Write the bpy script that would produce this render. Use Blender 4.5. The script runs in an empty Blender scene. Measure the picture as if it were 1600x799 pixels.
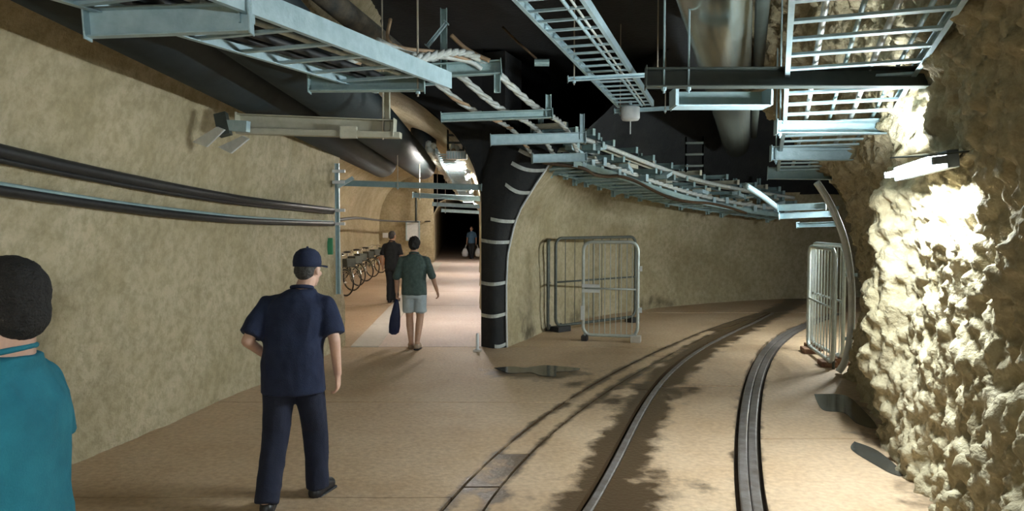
import bpy, bmesh, math, random
import numpy as np
from mathutils import Vector, Matrix

random.seed(7)
np.random.seed(7)
scene = bpy.context.scene
C = scene.collection
R = math.radians

# ------------------------------------------------------------------ camera
F_PX = 1150.0
CAM_H = 1.85
PITCH = R(2.49)
cam_d = bpy.data.cameras.new('camera')
cam_d.sensor_width = 36.0
cam_d.lens = 36.0 * F_PX / 1600.0
cam_d.clip_start = 0.05
cam_d.clip_end = 300
cam = bpy.data.objects.new('camera', cam_d)
C.objects.link(cam)
cam.location = (0, 0, CAM_H)
cam.rotation_euler = (math.pi / 2 - PITCH, 0, 0)
scene.camera = cam

# ------------------------------------------------------------------ world + exposure
world = bpy.data.worlds.new('underground_dark')
scene.world = world
world.use_nodes = True
world.node_tree.nodes['Background'].inputs[0].default_value = (0, 0, 0, 1)
world.node_tree.nodes['Background'].inputs[1].default_value = 0.0
scene.view_settings.view_transform = 'Standard'
scene.view_settings.look = 'None'
scene.view_settings.gamma = 1.0
scene.view_settings.use_curve_mapping = False
scene.view_settings.exposure = 2.4
TUBE_POWER = 95.0

# ------------------------------------------------------------------ pixel helpers (1600x799 frame)
def ray(x, y):
    a = (x - 800.0) / F_PX
    b = (399.5 - y) / F_PX
    return np.array([a, math.cos(PITCH) + b * math.sin(PITCH), -math.sin(PITCH) + b * math.cos(PITCH)])
def at(x, y, Y):
    r = ray(x, y)
    p = r * (Y / r[1])
    return Vector((p[0], p[1], p[2] + CAM_H))
def gnd(x, y, z=0.0):
    r = ray(x, y)
    p = r * ((z - CAM_H) / r[2])
    return Vector((p[0], p[1], z))

# ------------------------------------------------------------------ numpy noise
def _hash(ix, iy, iz):
    h = (ix * 374761393 + iy * 668265263 + iz * 2147483647) & 0xffffffff
    h = ((h ^ (h >> 13)) * 1274126177) & 0xffffffff
    h = h ^ (h >> 16)
    return (h & 0xffff) / 65535.0
def vnoise(P):
    P = np.asarray(P, float)
    i = np.floor(P).astype(np.int64)
    f = P - i
    u = f * f * (3 - 2 * f)
    out = 0
    for dx in (0, 1):
        for dy in (0, 1):
            for dz in (0, 1):
                w = (u[:, 0] if dx else 1 - u[:, 0]) * (u[:, 1] if dy else 1 - u[:, 1]) * (u[:, 2] if dz else 1 - u[:, 2])
                out = out + w * _hash(i[:, 0] + dx, i[:, 1] + dy, i[:, 2] + dz)
    return out - 0.5
def fbm(P, s, octv=4, gain=0.5):
    P = np.asarray(P, float) * s
    a, t = 1.0, 0
    for k in range(octv):
        t = t + a * vnoise(P + 17.3 * k)
        a *= gain
        P = P * 2.03
    return t

# ------------------------------------------------------------------ materials
MATS = {}
def mat(name, col, rough=0.6, metal=0.0, col2=None, scale=6.0, bump=0.0, bscale=None, detail=5, rvar=0.0, emit=None, estr=0, alpha=None):
    if name in MATS: return MATS[name]
    m = bpy.data.materials.new(name); m.use_nodes = True
    nt = m.node_tree; N = nt.nodes; L = nt.links
    b = N['Principled BSDF']
    b.inputs['Roughness'].default_value = rough
    b.inputs['Metallic'].default_value = metal
    b.inputs['Base Color'].default_value = (*col, 1)
    tc = N.new('ShaderNodeTexCoord')
    if col2 is not None:
        n1 = N.new('ShaderNodeTexNoise'); n1.inputs['Scale'].default_value = scale; n1.inputs['Detail'].default_value = detail
        n1.inputs['Roughness'].default_value = 0.62
        L.new(tc.outputs['Object'], n1.inputs['Vector'])
        rp = N.new('ShaderNodeValToRGB')
        rp.color_ramp.elements[0].position = 0.34; rp.color_ramp.elements[1].position = 0.66
        rp.color_ramp.elements[0].color = (*col, 1); rp.color_ramp.elements[1].color = (*col2, 1)
        L.new(n1.outputs['Fac'], rp.inputs['Fac'])
        L.new(rp.outputs['Color'], b.inputs['Base Color'])
        if rvar:
            mr = N.new('ShaderNodeMapRange'); mr.inputs['To Min'].default_value = max(rough - rvar, 0.05); mr.inputs['To Max'].default_value = min(rough + rvar, 1)
            L.new(n1.outputs['Fac'], mr.inputs['Value']); L.new(mr.outputs['Result'], b.inputs['Roughness'])
    if bump:
        n2 = N.new('ShaderNodeTexNoise'); n2.inputs['Scale'].default_value = bscale or scale * 4; n2.inputs['Detail'].default_value = 6
        L.new(tc.outputs['Object'], n2.inputs['Vector'])
        bp = N.new('ShaderNodeBump'); bp.inputs['Strength'].default_value = bump; bp.inputs['Distance'].default_value = 0.02
        L.new(n2.outputs['Fac'], bp.inputs['Height']); L.new(bp.outputs['Normal'], b.inputs['Normal'])
    if emit:
        b.inputs['Emission Color'].default_value = (*emit, 1); b.inputs['Emission Strength'].default_value = estr
    MATS[name] = m
    return m

def wall_mat(name, c1, c2, c3, bump=0.5):
    """shotcrete: two-scale mottling plus grime blotches"""
    m = mat(name, c1, 0.92, 0, c2, 1.3, bump, 38)
    nt = m.node_tree; N = nt.nodes; L = nt.links
    b = N['Principled BSDF']
    src = b.inputs['Base Color'].links[0].from_socket
    tc = N.new('ShaderNodeTexCoord')
    n = N.new('ShaderNodeTexNoise'); n.inputs['Scale'].default_value = 11; n.inputs['Detail'].default_value = 7; n.inputs['Roughness'].default_value = 0.7
    L.new(tc.outputs['Object'], n.inputs['Vector'])
    rp = N.new('ShaderNodeValToRGB'); rp.color_ramp.elements[0].position = 0.42; rp.color_ramp.elements[1].position = 0.62
    L.new(n.outputs['Fac'], rp.inputs['Fac'])
    mx = N.new('ShaderNodeMixRGB'); mx.inputs['Color2'].default_value = (*c3, 1)
    mu = N.new('ShaderNodeMath'); mu.operation = 'MULTIPLY'; mu.inputs[1].default_value = 0.55
    L.new(rp.outputs['Color'], mu.inputs[0]); L.new(mu.outputs[0], mx.inputs['Fac'])
    L.new(src, mx.inputs['Color1']); 
    # damp splash zone with its own ragged outline along the foot of the wall
    at_ = N.new('ShaderNodeAttribute'); at_.attribute_name = 'damp'
    ad = N.new('ShaderNodeMath'); ad.operation = 'ADD'
    n3 = N.new('ShaderNodeTexNoise'); n3.inputs['Scale'].default_value = 5; n3.inputs['Detail'].default_value = 6
    L.new(tc.outputs['Object'], n3.inputs['Vector'])
    L.new(at_.outputs['Fac'], ad.inputs[0]); L.new(n3.outputs['Fac'], ad.inputs[1])
    r3 = N.new('ShaderNodeMapRange'); r3.inputs['From Min'].default_value = 0.95; r3.inputs['From Max'].default_value = 1.3; r3.inputs['To Max'].default_value = 0.8
    L.new(ad.outputs[0], r3.inputs['Value'])
    mx2 = N.new('ShaderNodeMixRGB'); mx2.inputs['Color2'].default_value = (c1[0] * 0.2, c1[1] * 0.19, c1[2] * 0.17, 1)
    L.new(r3.outputs['Result'], mx2.inputs['Fac']); L.new(mx.outputs['Color'], mx2.inputs['Color1'])
    L.new(mx2.outputs['Color'], b.inputs['Base Color'])
    return m

def floor_mat(name, c1, c2, wetc):
    m = mat(name, c1, 0.6, 0, c2, 0.9, 0.25, 30)
    nt = m.node_tree; N = nt.nodes; L = nt.links
    b = N['Principled BSDF']
    src = b.inputs['Base Color'].links[0].from_socket
    a = N.new('ShaderNodeAttribute'); a.attribute_name = 'wet'
    tc = N.new('ShaderNodeTexCoord')
    n = N.new('ShaderNodeTexNoise'); n.inputs['Scale'].default_value = 3.2; n.inputs['Detail'].default_value = 7; n.inputs['Roughness'].default_value = 0.65
    L.new(tc.outputs['Object'], n.inputs['Vector'])
    ad = N.new('ShaderNodeMath'); ad.operation = 'ADD'
    L.new(a.outputs['Fac'], ad.inputs[0]); L.new(n.outputs['Fac'], ad.inputs[1])
    r = N.new('ShaderNodeMapRange'); r.inputs['From Min'].default_value = 0.92; r.inputs['From Max'].default_value = 1.12
    L.new(ad.outputs[0], r.inputs['Value'])
    # fine dirt specks
    n2 = N.new('ShaderNodeTexNoise'); n2.inputs['Scale'].default_value = 22; n2.inputs['Detail'].default_value = 6
    L.new(tc.outputs['Object'], n2.inputs['Vector'])
    r2 = N.new('ShaderNodeMapRange'); r2.inputs['From Min'].default_value = 0.3; r2.inputs['From Max'].default_value = 0.75; r2.inputs['To Min'].default_value = 0.78; r2.inputs['To Max'].default_value = 1.12
    L.new(n2.outputs['Fac'], r2.inputs['Value'])
    mm = N.new('ShaderNodeMixRGB'); mm.blend_type = 'MULTIPLY'; mm.inputs['Fac'].default_value = 1
    L.new(src, mm.inputs['Color1']); L.new(r2.outputs['Result'], mm.inputs['Color2'])
    mx = N.new('ShaderNodeMixRGB'); mx.inputs['Color2'].default_value = (*wetc, 1)
    L.new(r.outputs['Result'], mx.inputs['Fac']); L.new(mm.outputs['Color'], mx.inputs['Color1'])
    L.new(mx.outputs['Color'], b.inputs['Base Color'])
    rr = N.new('ShaderNodeMapRange'); rr.inputs['To Min'].default_value = 0.62; rr.inputs['To Max'].default_value = 0.33
    L.new(r.outputs['Result'], rr.inputs['Value']); L.new(rr.outputs['Result'], b.inputs['Roughness'])
    return m

M_WALL = wall_mat('shotcrete_tan', (0.40, 0.335, 0.20), (0.53, 0.455, 0.31), (0.25, 0.215, 0.115), 0.8)
M_WALLR = wall_mat('shotcrete_coarse', (0.40, 0.335, 0.20), (0.50, 0.43, 0.29), (0.25, 0.20, 0.11), 0.8)
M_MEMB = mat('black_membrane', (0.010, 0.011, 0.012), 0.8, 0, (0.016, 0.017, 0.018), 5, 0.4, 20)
M_FLOOR = floor_mat('concrete_floor_tan', (0.46, 0.31, 0.18), (0.55, 0.40, 0.26), (0.075, 0.045, 0.022))
M_FLOORP = floor_mat('concrete_floor_pale', (0.60, 0.47, 0.40), (0.68, 0.57, 0.50), (0.30, 0.20, 0.13))
M_SUB = mat('joint_dirt', (0.035, 0.024, 0.015), 0.9, 0, (0.06, 0.04, 0.025), 8)
M_GALV = mat('galvanised_steel', (0.36, 0.50, 0.54), 0.42, 0.25, (0.47, 0.61, 0.65), 14, 0.1, 60, rvar=0.12)
M_GALVD = mat('shaded_galvanised_steel', (0.24, 0.35, 0.35), 0.55, 0.2, (0.32, 0.43, 0.43), 10, 0.15, 50, rvar=0.1)  # darker copy of the galvanised steel, some of its shade put into the colour
M_BEAMD = mat('dark_painted_steel', (0.035, 0.045, 0.04), 0.5, 0.1, (0.055, 0.065, 0.055), 9)
M_BEAMT = mat('cream_painted_steel', (0.42, 0.40, 0.30), 0.5, 0.1, (0.52, 0.50, 0.40), 9, 0.1, 40)
M_PIPEK = mat('dark_pipe_jacket', (0.012, 0.020, 0.023), 0.55, 0.0, (0.019, 0.029, 0.032), 6, 0.05, 40)
M_PIPEG = mat('grey_olive_pipe', (0.27, 0.29, 0.25), 0.25, 0.75, (0.32, 0.34, 0.29), 2)
M_CABLE = mat('black_cable', (0.007, 0.008, 0.009), 0.5, 0, (0.018, 0.019, 0.02), 20)
M_SILV = mat('pale_cable_sheath', (0.55, 0.58, 0.56), 0.5, 0.1, (0.40, 0.42, 0.38), 18, 0.2, 60)
M_TANC = mat('tan_cable_sheath', (0.40, 0.27, 0.16), 0.6, 0, (0.30, 0.20, 0.12), 18)
M_BRNC = mat('brown_cable_sheath', (0.06, 0.035, 0.018), 0.6, 0, (0.10, 0.06, 0.03), 18)
M_WHITE = mat('white_paint', (0.74, 0.76, 0.76), 0.5, 0, (0.62, 0.65, 0.66), 12)
M_ROD = mat('zinc_rod', (0.40, 0.34, 0.26), 0.45, 0.5, (0.5, 0.44, 0.36), 20)
M_RAIL = mat('worn_rail_steel', (0.16, 0.125, 0.10), 0.38, 0.45, (0.30, 0.27, 0.25), 9, 0.1, 60, rvar=0.12)
M_GALVB = mat('barrier_galvanised', (0.46, 0.50, 0.47), 0.4, 0.3, (0.56, 0.60, 0.57), 16, 0.1, 60)
M_GALVX = mat('barrier_weathered', (0.075, 0.085, 0.075), 0.5, 0.3, (0.11, 0.12, 0.10), 14, 0.1, 60)
M_RUST = mat('rusty_block', (0.16, 0.07, 0.04), 0.85, 0, (0.26, 0.15, 0.09), 16, 0.4, 50)
M_CONC = mat('pale_concrete', (0.55, 0.50, 0.42), 0.85, 0, (0.62, 0.57, 0.5), 10, 0.2, 40)
M_TUBE1 = mat('lit_bright_fluorescent_tube', (1, 1, 1), 0.4, emit=(0.84, 0.95, 1.0), estr=TUBE_POWER * 1.6)
M_TUBEW = mat('lit_warm_fluorescent_tube', (1, 1, 1), 0.4, emit=(1.0, 0.94, 0.90), estr=TUBE_POWER)
M_HOUS = mat('lamp_housing_grey', (0.10, 0.12, 0.14), 0.5, 0, (0.14, 0.16, 0.18), 12)
M_RUB = mat('black_rubber', (0.012, 0.012, 0.013), 0.6, 0, (0.02, 0.02, 0.02), 20)
M_CHR = mat('chrome', (0.75, 0.77, 0.78), 0.15, 1.0, (0.6, 0.62, 0.63), 20)
M_SKIN = mat('skin', (0.46, 0.26, 0.17), 0.55, 0, (0.52, 0.31, 0.21), 14)
M_SKINL = mat('skin_pale', (0.60, 0.36, 0.26), 0.55, 0, (0.66, 0.42, 0.32), 14)
M_HAIR = mat('black_hair', (0.008, 0.007, 0.006), 0.7, 0, (0.015, 0.012, 0.011), 60, 0.6, 160)
M_HAIRG = mat('greying_hair', (0.03, 0.028, 0.026), 0.6, 0, (0.09, 0.085, 0.08), 60, 0.6, 160)
M_TEAL = mat('teal_cotton', (0.012, 0.17, 0.24), 0.85, 0, (0.02, 0.23, 0.31), 9, 0.25, 160)
M_NAVY = mat('navy_cotton', (0.009, 0.014, 0.042), 0.9, 0, (0.013, 0.022, 0.058), 9, 0.25, 160)
M_NAVYT = mat('dark_navy_trousers', (0.008, 0.011, 0.028), 0.9, 0, (0.012, 0.016, 0.038), 9, 0.25, 140)
M_GRNS = mat('grey_green_checked_shirt', (0.045, 0.075, 0.068), 0.85, 0, (0.075, 0.11, 0.10), 26, 0.25, 160)
M_SHRT = mat('pale_blue_shorts', (0.36, 0.43, 0.47), 0.85, 0, (0.44, 0.51, 0.55), 12, 0.25, 140)
M_BLK = mat('black_cotton', (0.008, 0.010, 0.013), 0.85, 0, (0.014, 0.017, 0.02), 12, 0.2, 140)
M_BLUE = mat('blue_cotton', (0.05, 0.12, 0.20), 0.85, 0, (0.08, 0.16, 0.25), 12, 0.2, 140)
M_SHOE = mat('black_leather', (0.010, 0.010, 0.012), 0.4, 0, (0.018, 0.018, 0.02), 16)
M_SAND = mat('tan_sandal', (0.36, 0.26, 0.18), 0.7, 0, (0.42, 0.31, 0.22), 14)
M_BAG = mat('navy_nylon', (0.006, 0.012, 0.05), 0.6, 0, (0.012, 0.02, 0.07), 8, 0.3, 40)
M_PLAS = mat('white_plastic_bag', (0.75, 0.76, 0.78), 0.45, 0, (0.65, 0.66, 0.7), 10, 0.4, 30)
M_WATER = mat('standing_water', (0.045, 0.04, 0.03), 0.12, 0, (0.07, 0.07, 0.06), 4, 0.06, 9)
M_ORNG = mat('orange_plastic', (0.45, 0.15, 0.05), 0.6, 0, (0.5, 0.2, 0.08), 8)
M_GREEN = mat('green_label', (0.03, 0.22, 0.10), 0.6, 0, (0.05, 0.28, 0.13), 8)

# ------------------------------------------------------------------ mesh builder
def V(*a): return Vector(a)
class MB:
    def __init__(s): s.v = []; s.f = []
    def add(s, vs, fs):
        o = len(s.v); s.v += [tuple(v) for v in vs]; s.f += [tuple(i + o for i in f) for f in fs]; return s
    def obox(s, c, ax, ay, az):
        """box from centre and three half-axis vectors"""
        c, ax, ay, az = Vector(c), Vector(ax), Vector(ay), Vector(az)
        vs = [c + i * ax + j * ay + k * az for k in (-1, 1) for j in (-1, 1) for i in (-1, 1)]
        return s.add(vs, [(0, 2, 3, 1), (4, 5, 7, 6), (0, 1, 5, 4), (2, 6, 7, 3), (0, 4, 6, 2), (1, 3, 7, 5)])
    def box(s, c, size): return s.obox(c, (size[0] / 2, 0, 0), (0, size[1] / 2, 0), (0, 0, size[2] / 2))
    def bar(s, p0, p1, w, h, up=(0, 0, 1)):
        p0, p1, up = Vector(p0), Vector(p1), Vector(up)
        d = p1 - p0; dn = d.normalized(); sd = dn.cross(up)
        if sd.length < 1e-5: sd = dn.cross(Vector((0, 1, 0)))
        sd.normalize(); u = sd.cross(dn)
        return s.obox((p0 + p1) / 2, d / 2, sd * w / 2, u * h / 2)
    def tube(s, pts, r, n=10, closed=False, cap=True):
        pts = [Vector(p) for p in pts]; m = len(pts)
        rs = r if isinstance(r, (list, tuple)) else [r] * m
        ref = None; vs = []
        for i, p in enumerate(pts):
            a = pts[(i - 1) % m] if (i > 0 or closed) else p
            b = pts[(i + 1) % m] if (i < m - 1 or closed) else p
            t = (b - a).normalized()
            if ref is None:
                ref = t.cross(Vector((0, 0, 1)))
                if ref.length < 1e-3: ref = t.cross(Vector((0, 1, 0)))
            ref = (ref - t * ref.dot(t)).normalized(); w = t.cross(ref)
            for k in range(n):
                q = 2 * math.pi * k / n
                vs.append(p + (ref * math.cos(q) + w * math.sin(q)) * rs[i])
        fs = []
        for i in range(m if closed else m - 1):
            j = (i + 1) % m
            for k in range(n):
                l = (k + 1) % n
                fs.append((i * n + k, i * n + l, j * n + l, j * n + k))
        if cap and not closed:
            fs.append(tuple(range(n - 1, -1, -1))); fs.append(tuple((m - 1) * n + k for k in range(n)))
        return s.add(vs, fs)
    def loft(s, rings, cap=True):
        n = len(rings[0]); vs = [p for r in rings for p in r]; fs = []
        for i in range(len(rings) - 1):
            for k in range(n):
                l = (k + 1) % n
                fs.append((i * n + k, i * n + l, (i + 1) * n + l, (i + 1) * n + k))
        if cap:
            fs.append(tuple(range(n - 1, -1, -1))); fs.append(tuple((len(rings) - 1) * n + k for k in range(n)))
        return s.add(vs, fs)
    def ball(s, c, r, nu=14, nv=9, rot=None):
        c = Vector(c); r = Vector(r) if hasattr(r, '__len__') else Vector((r, r, r))
        vs = [Vector((0, 0, -r.z))]; 
        for j in range(1, nv):
            t = -math.pi / 2 + math.pi * j / nv
            for k in range(nu):
                q = 2 * math.pi * k / nu
                vs.append(Vector((r.x * math.cos(t) * math.cos(q), r.y * math.cos(t) * math.sin(q), r.z * math.sin(t))))
        vs.append(Vector((0, 0, r.z)))
        if rot is not None: vs = [rot @ v for v in vs]
        vs = [v + c for v in vs]; fs = []
        for k in range(nu): fs.append((0, 1 + (k + 1) % nu, 1 + k))
        for j in range(nv - 2):
            for k in range(nu):
                a = 1 + j * nu; b = a + nu; l = (k + 1) % nu
                fs.append((a + k, a + l, b + l, b + k))
        e = len(vs) - 1; a = 1 + (nv - 2) * nu
        for k in range(nu): fs.append((e, a + k, a + (k + 1) % nu))
        return s.add(vs, fs)
    def mesh(s, name, off=(0, 0, 0)):
        me = bpy.data.meshes.new(name)
        o = Vector(off)
        me.from_pydata([Vector(v) - o for v in s.v], [], s.f); me.update()
        return me
    def build(s, name, m, parent=None, smooth=False, local=False, bevel=0):
        off = parent.location if (parent is not None and not local) else (0, 0, 0)
        me = s.mesh(name, off)
        return link(name, me, m, parent, smooth, bevel)
def link(name, me, m, parent=None, smooth=False, bevel=0):
    if m is not None and not me.materials: me.materials.append(m)
    if smooth:
        me.polygons.foreach_set('use_smooth', [True] * len(me.polygons))
    o = bpy.data.objects.new(name, me); C.objects.link(o)
    if parent is not None: o.parent = parent
    if bevel:
        b = o.modifiers.new('bevel', 'BEVEL'); b.width = bevel; b.segments = 2; b.limit_method = 'ANGLE'
    return o
def tag(o, label, cat, group=None):
    o['label'] = label; o['category'] = cat
    if group: o['group'] = group
    return o
def thing(name, label, cat, loc=(0, 0, 0), rz=0, group=None):
    o = bpy.data.objects.new(name, None); C.objects.link(o)
    o.location = loc; o.rotation_euler = (0, 0, rz); o.empty_display_size = 0.1
    return tag(o, label, cat, group)
def struct(o): o['kind'] = 'structure'; return o
def copy_tree(o, parent=None):
    c = o.copy(); C.objects.link(c); c.parent = parent
    for ch in [x for x in bpy.data.objects if x.parent == o]: copy_tree(ch, c)
    return c
def smooth_path(pts, n=8):
    pts = [Vector(p) for p in pts]; out = []
    for i in range(len(pts) - 1):
        p0 = pts[max(i - 1, 0)]; p1 = pts[i]; p2 = pts[i + 1]; p3 = pts[min(i + 2, len(pts) - 1)]
        for k in range(n):
            t = k / n
            out.append(0.5 * ((2 * p1) + (p2 - p0) * t + (2 * p0 - 5 * p1 + 4 * p2 - p3) * t * t + (3 * p1 - p0 - 3 * p2 + p3) * t ** 3))
    out.append(pts[-1]); return out
def grid_mesh(name, P, m, flip=False, parent=None, attr=None, smooth=True, mats=None, matidx=None):
    """P: (S,T,3) array -> quad grid"""
    S, T = P.shape[:2]
    idx = np.arange(S * T).reshape(S, T)
    q = np.stack([idx[:-1, :-1], idx[1:, :-1], idx[1:, 1:], idx[:-1, 1:]], -1).reshape(-1, 4)
    if flip: q = q[:, ::-1]
    me = bpy.data.meshes.new(name)
    me.from_pydata(P.reshape(-1, 3).tolist(), [], q.tolist()); me.update()
    for mm in (mats or [m]): me.materials.append(mm)
    if matidx is not None: me.polygons.foreach_set('material_index', matidx.reshape(-1).astype(int).tolist())
    if attr:
        for k, a in attr.items():
            at_ = me.attributes.new(k, 'FLOAT', 'POINT'); at_.data.foreach_set('value', a.reshape(-1).astype(np.float32))
    return link(name, me, None, parent, smooth)
def displace(P, amp, s, octv=5, gain=0.5, flip=1):
    dS = np.gradient(P, axis=0); dT = np.gradient(P, axis=1)
    n = np.cross(dS, dT); n /= (np.linalg.norm(n, axis=2, keepdims=True) + 1e-9)
    d = fbm(P.reshape(-1, 3), s, octv, gain).reshape(P.shape[:2])
    return P + n * (d * amp)[..., None]

# ================================================================== STRUCTURE
CEIL = 4.4
# ---- left wall of the main tunnel: leaning profile, black membrane above the shotcrete edge
def left_x(Y, z):
    e = 10.9 - Y
    b0 = -2.52 - 0.155 * e; b1 = -2.62 - 0.075 * e; b2 = -2.58 - 0.022 * e; b3 = -1.6 - 0.02 * e
    return np.interp(z, [0, 2.0, 2.95, CEIL + .05], [b0, b1, b2, b3])
Ys = np.linspace(-4.0, 11.1, 340); Zs = np.linspace(-0.1, CEIL + .05, 110)
P = np.zeros((len(Ys), len(Zs), 3))
for i, Y in enumerate(Ys):
    P[i, :, 0] = left_x(Y, Zs); P[i, :, 1] = Y; P[i, :, 2] = Zs
P = displace(P, 0.10, 0.9, 3, 0.45); P = displace(P, 0.028, 6.0, 4, 0.6)
struct(grid_mesh('wall_left', P, M_WALL, flip=True, attr={'damp': np.zeros(P.shape[:2])}))
# ---- corner of that wall and the bicycle bay behind it
def bay_profile(Y, n=70):
    xl = -6.3; xr = -0.43 - 0.045 * (Y - 11.1); cx = (xl + xr) / 2; a = (xr - xl) / 2
    pts = [(xl, -0.1)]
    pts += [(xl, z) for z in np.linspace(0.3, 1.7, 12)]
    for k in range(1, 40):
        q = math.pi * (1 - k / 40.0)
        pts.append((cx + a * math.cos(q), 1.8 + 2.4 * math.sin(q) ** 0.85))
    pts += [(xr, z) for z in np.linspace(1.7, 0.3, 12)]
    pts.append((xr, -0.1)); return np.array(pts)
Ys = np.linspace(11.1, 35.0, 130)
P = np.stack([np.concatenate([bay_profile(Y)[:, :1], np.full((len(bay_profile(Y)), 1), Y), bay_profile(Y)[:, 1:]], 1) for Y in Ys])
P = displace(P, 0.14, 0.6, 4, 0.5)
struct(grid_mesh('wall_bay', P, M_WALL, flip=True, attr={'damp': np.zeros(P.shape[:2])}))
# header over the bay mouth + wall return to the left
pr = bay_profile(11.1)
P = np.zeros((len(pr), 6, 3))
for i, (x, z) in enumerate(pr):
    for j, t in enumerate(np.linspace(0, 1, 6)): P[i, j] = (x, 11.12, z + (CEIL + .1 - z) * t)
struct(grid_mesh('wall_header', P[13:-12], M_MEMB, smooth=False))
mb = MB(); mb.box((-4.5, 11.05, 2.2), (4.0, 0.10, 4.7)); 
# ---- end wall of the bay and the narrow passage beyond
Xs = np.linspace(-6.4, -3.72, 40); Zs = np.linspace(-0.1, 4.3, 50)
P = np.zeros((40, 50, 3)); P[..., 0] = Xs[:, None]; P[..., 1] = 35.0; P[..., 2] = Zs[None]
P = displace(P, 0.08, 0.8, 4)
struct(grid_mesh('wall_bay_end', P, M_WALL, attr={'damp': np.zeros((40, 50))}))
Ys = np.linspace(35.0, 88, 60)
def rise(Y): return np.maximum(Y - 39, 0) * 0.021
def pas(Y):
    xl = -3.72 - (Y - 35) * 0.066; xr = -1.505 - 0.046 * (Y - 35); h = rise(Y)
    return [(xl, h - .1), (xl, h + 1.2), (xl, h + 2.3), (xl + .3, h + 2.9), ((xl + xr) / 2, h + 3.2), (xr - .3, h + 2.9), (xr, h + 2.3), (xr, h + 1.2), (xr, h - .1)]
P = np.array([[(x, Y, z) for x, z in pas(Y)] for Y in Ys])
struct(grid_mesh('wall_passage', P, M_WALL, flip=True, attr={'damp': np.zeros(P.shape[:2])}))
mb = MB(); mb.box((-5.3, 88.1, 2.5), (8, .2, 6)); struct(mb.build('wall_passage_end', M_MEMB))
# ---- rounded nose and the curved wall of the rail tunnel
basepts = [(-0.10, 10.95), (0.18, 11.6), (0.80, 13.1), (1.65, 14.5), (2.7, 15.6), (4.35, 16.9), (6.2, 17.8), (8.2, 18.3), (11.0, 18.7), (15.0, 18.9)]
bp = smooth_path([(x, y, 0) for x, y in basepts], 14)
bp = np.array([[p.x, p.y] for p in bp])
tg = np.gradient(bp, axis=0); tg /= np.linalg.norm(tg, axis=1, keepdims=True)
nr = np.stack([tg[:, 1], -tg[:, 0]], 1)
arc = np.concatenate([[0], np.cumsum(np.linalg.norm(np.diff(bp, axis=0), axis=1))])
Zs = np.linspace(-0.1, CEIL + .05, 90)
off = np.interp(Zs, [0, 1.4, 1.95, 2.32, 2.65, 3.0, 3.5, 4.6], [0, 0, 0.09, 0.29, 0.60, 0.95, 1.5, 2.6])
P = np.zeros((len(bp), len(Zs), 3))
for i in range(len(bp)):
    w = max(0.42, 1 - 0.22 * arc[i])
    n = nr[i] if arc[i] > 1 else nr[i] * arc[i] + np.array([1, 0]) * (1 - arc[i])
    P[i, :, 0] = bp[i, 0] + n[0] * off * w; P[i, :, 1] = bp[i, 1] + n[1] * off * w; P[i, :, 2] = Zs
P0m = P.copy()
P = displace(P, 0.09, 0.9, 4, 0.5)
mi = P[:-1, :-1, 2] > np.interp(P[:-1, :-1, 0], [0, 2, 5], [2.9, 2.75, 2.55])
damp = np.zeros(P.shape[:2])
for sx, sz, ra, rh in ((.9, .15, .5, .45), (3.2, .1, .9, .35), (6.0, .1, 1.0, .3)):
    damp = np.maximum(damp, .75 - .4 * np.sqrt(((arc[:, None] - sx) / ra) ** 2 + ((P[..., 2] - sz) / rh) ** 2))
damp = np.clip(damp, 0, .7)
struct(grid_mesh('wall_middle', P, None, mats=[M_WALL, M_MEMB], matidx=mi, attr={'damp': damp}))
# nose core (blocks light between the two tunnels)
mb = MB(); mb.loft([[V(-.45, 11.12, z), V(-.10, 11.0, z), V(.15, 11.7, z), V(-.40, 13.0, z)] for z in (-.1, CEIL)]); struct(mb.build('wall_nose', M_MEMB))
# ---- right wall of the main tunnel: coarse shotcrete, horseshoe bulge, ending in a rounded corner
def right_base(s):
    """s runs along the wall; returns X,Y of the base"""
    Yk = [-4.0, 0.0, 4.74, 6.4, 7.6, 8.6, 8.95]; Xk = [-0.10, 1.20, 2.70, 3.20, 3.60, 3.98, 4.10]
    return np.interp(s, Yk, Xk), s
sN = 520; tN = 210
ss = np.concatenate([np.linspace(-4, 2.2, 90), np.linspace(2.2, 8.95, sN - 90)[1:]])
Zs = np.linspace(-0.1, CEIL + .05, tN)
P = np.zeros((len(ss), tN, 3))
for i, s in enumerate(ss):
    x, y = right_base(s); w = np.clip((s - 5.2) / 3.2, 0, 1)
    o1 = np.interp(Zs, [0, .35, .8, 1.3, 1.8, 2.2, 2.8, 3.6, 4.6], [0, .05, .10, .13, .12, .08, -.02, -.35, -1.0])
    o2 = np.interp(Zs, [0, .35, .8, 1.2, 1.6, 1.95, 2.25, 2.6, 3.2, 4.6], [0, .10, .18, .18, .12, .03, -.14, -.42, -.95, -2.0])
    o = o1 * (1 - w) + o2 * w
    o = o + 0.10 * math.exp(-((s - 7.0) / .6) ** 2) - 0.26 * math.exp(-((s - 5.95) / .24) ** 2) * np.clip((2.35 - Zs) / .3, 0, 1) * np.clip((Zs - .1) / .6, 0.15, 1)  # ridge and hollow added to keep grazing lamp light off the wall beyond
    P[i, :, 0] = x + o * 0.95; P[i, :, 1] = y - o * 0.30; P[i, :, 2] = Zs
RIBP = P[-1].copy()
P = displace(P, 0.16, 0.8, 3, 0.5); P = displace(P, 0.085, 4.6, 3, 0.5); P = displace(P, 0.10, 11, 3, 0.6)
struct(grid_mesh('wall_right', P, M_WALLR, attr={'damp': np.zeros(P.shape[:2])}))
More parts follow.
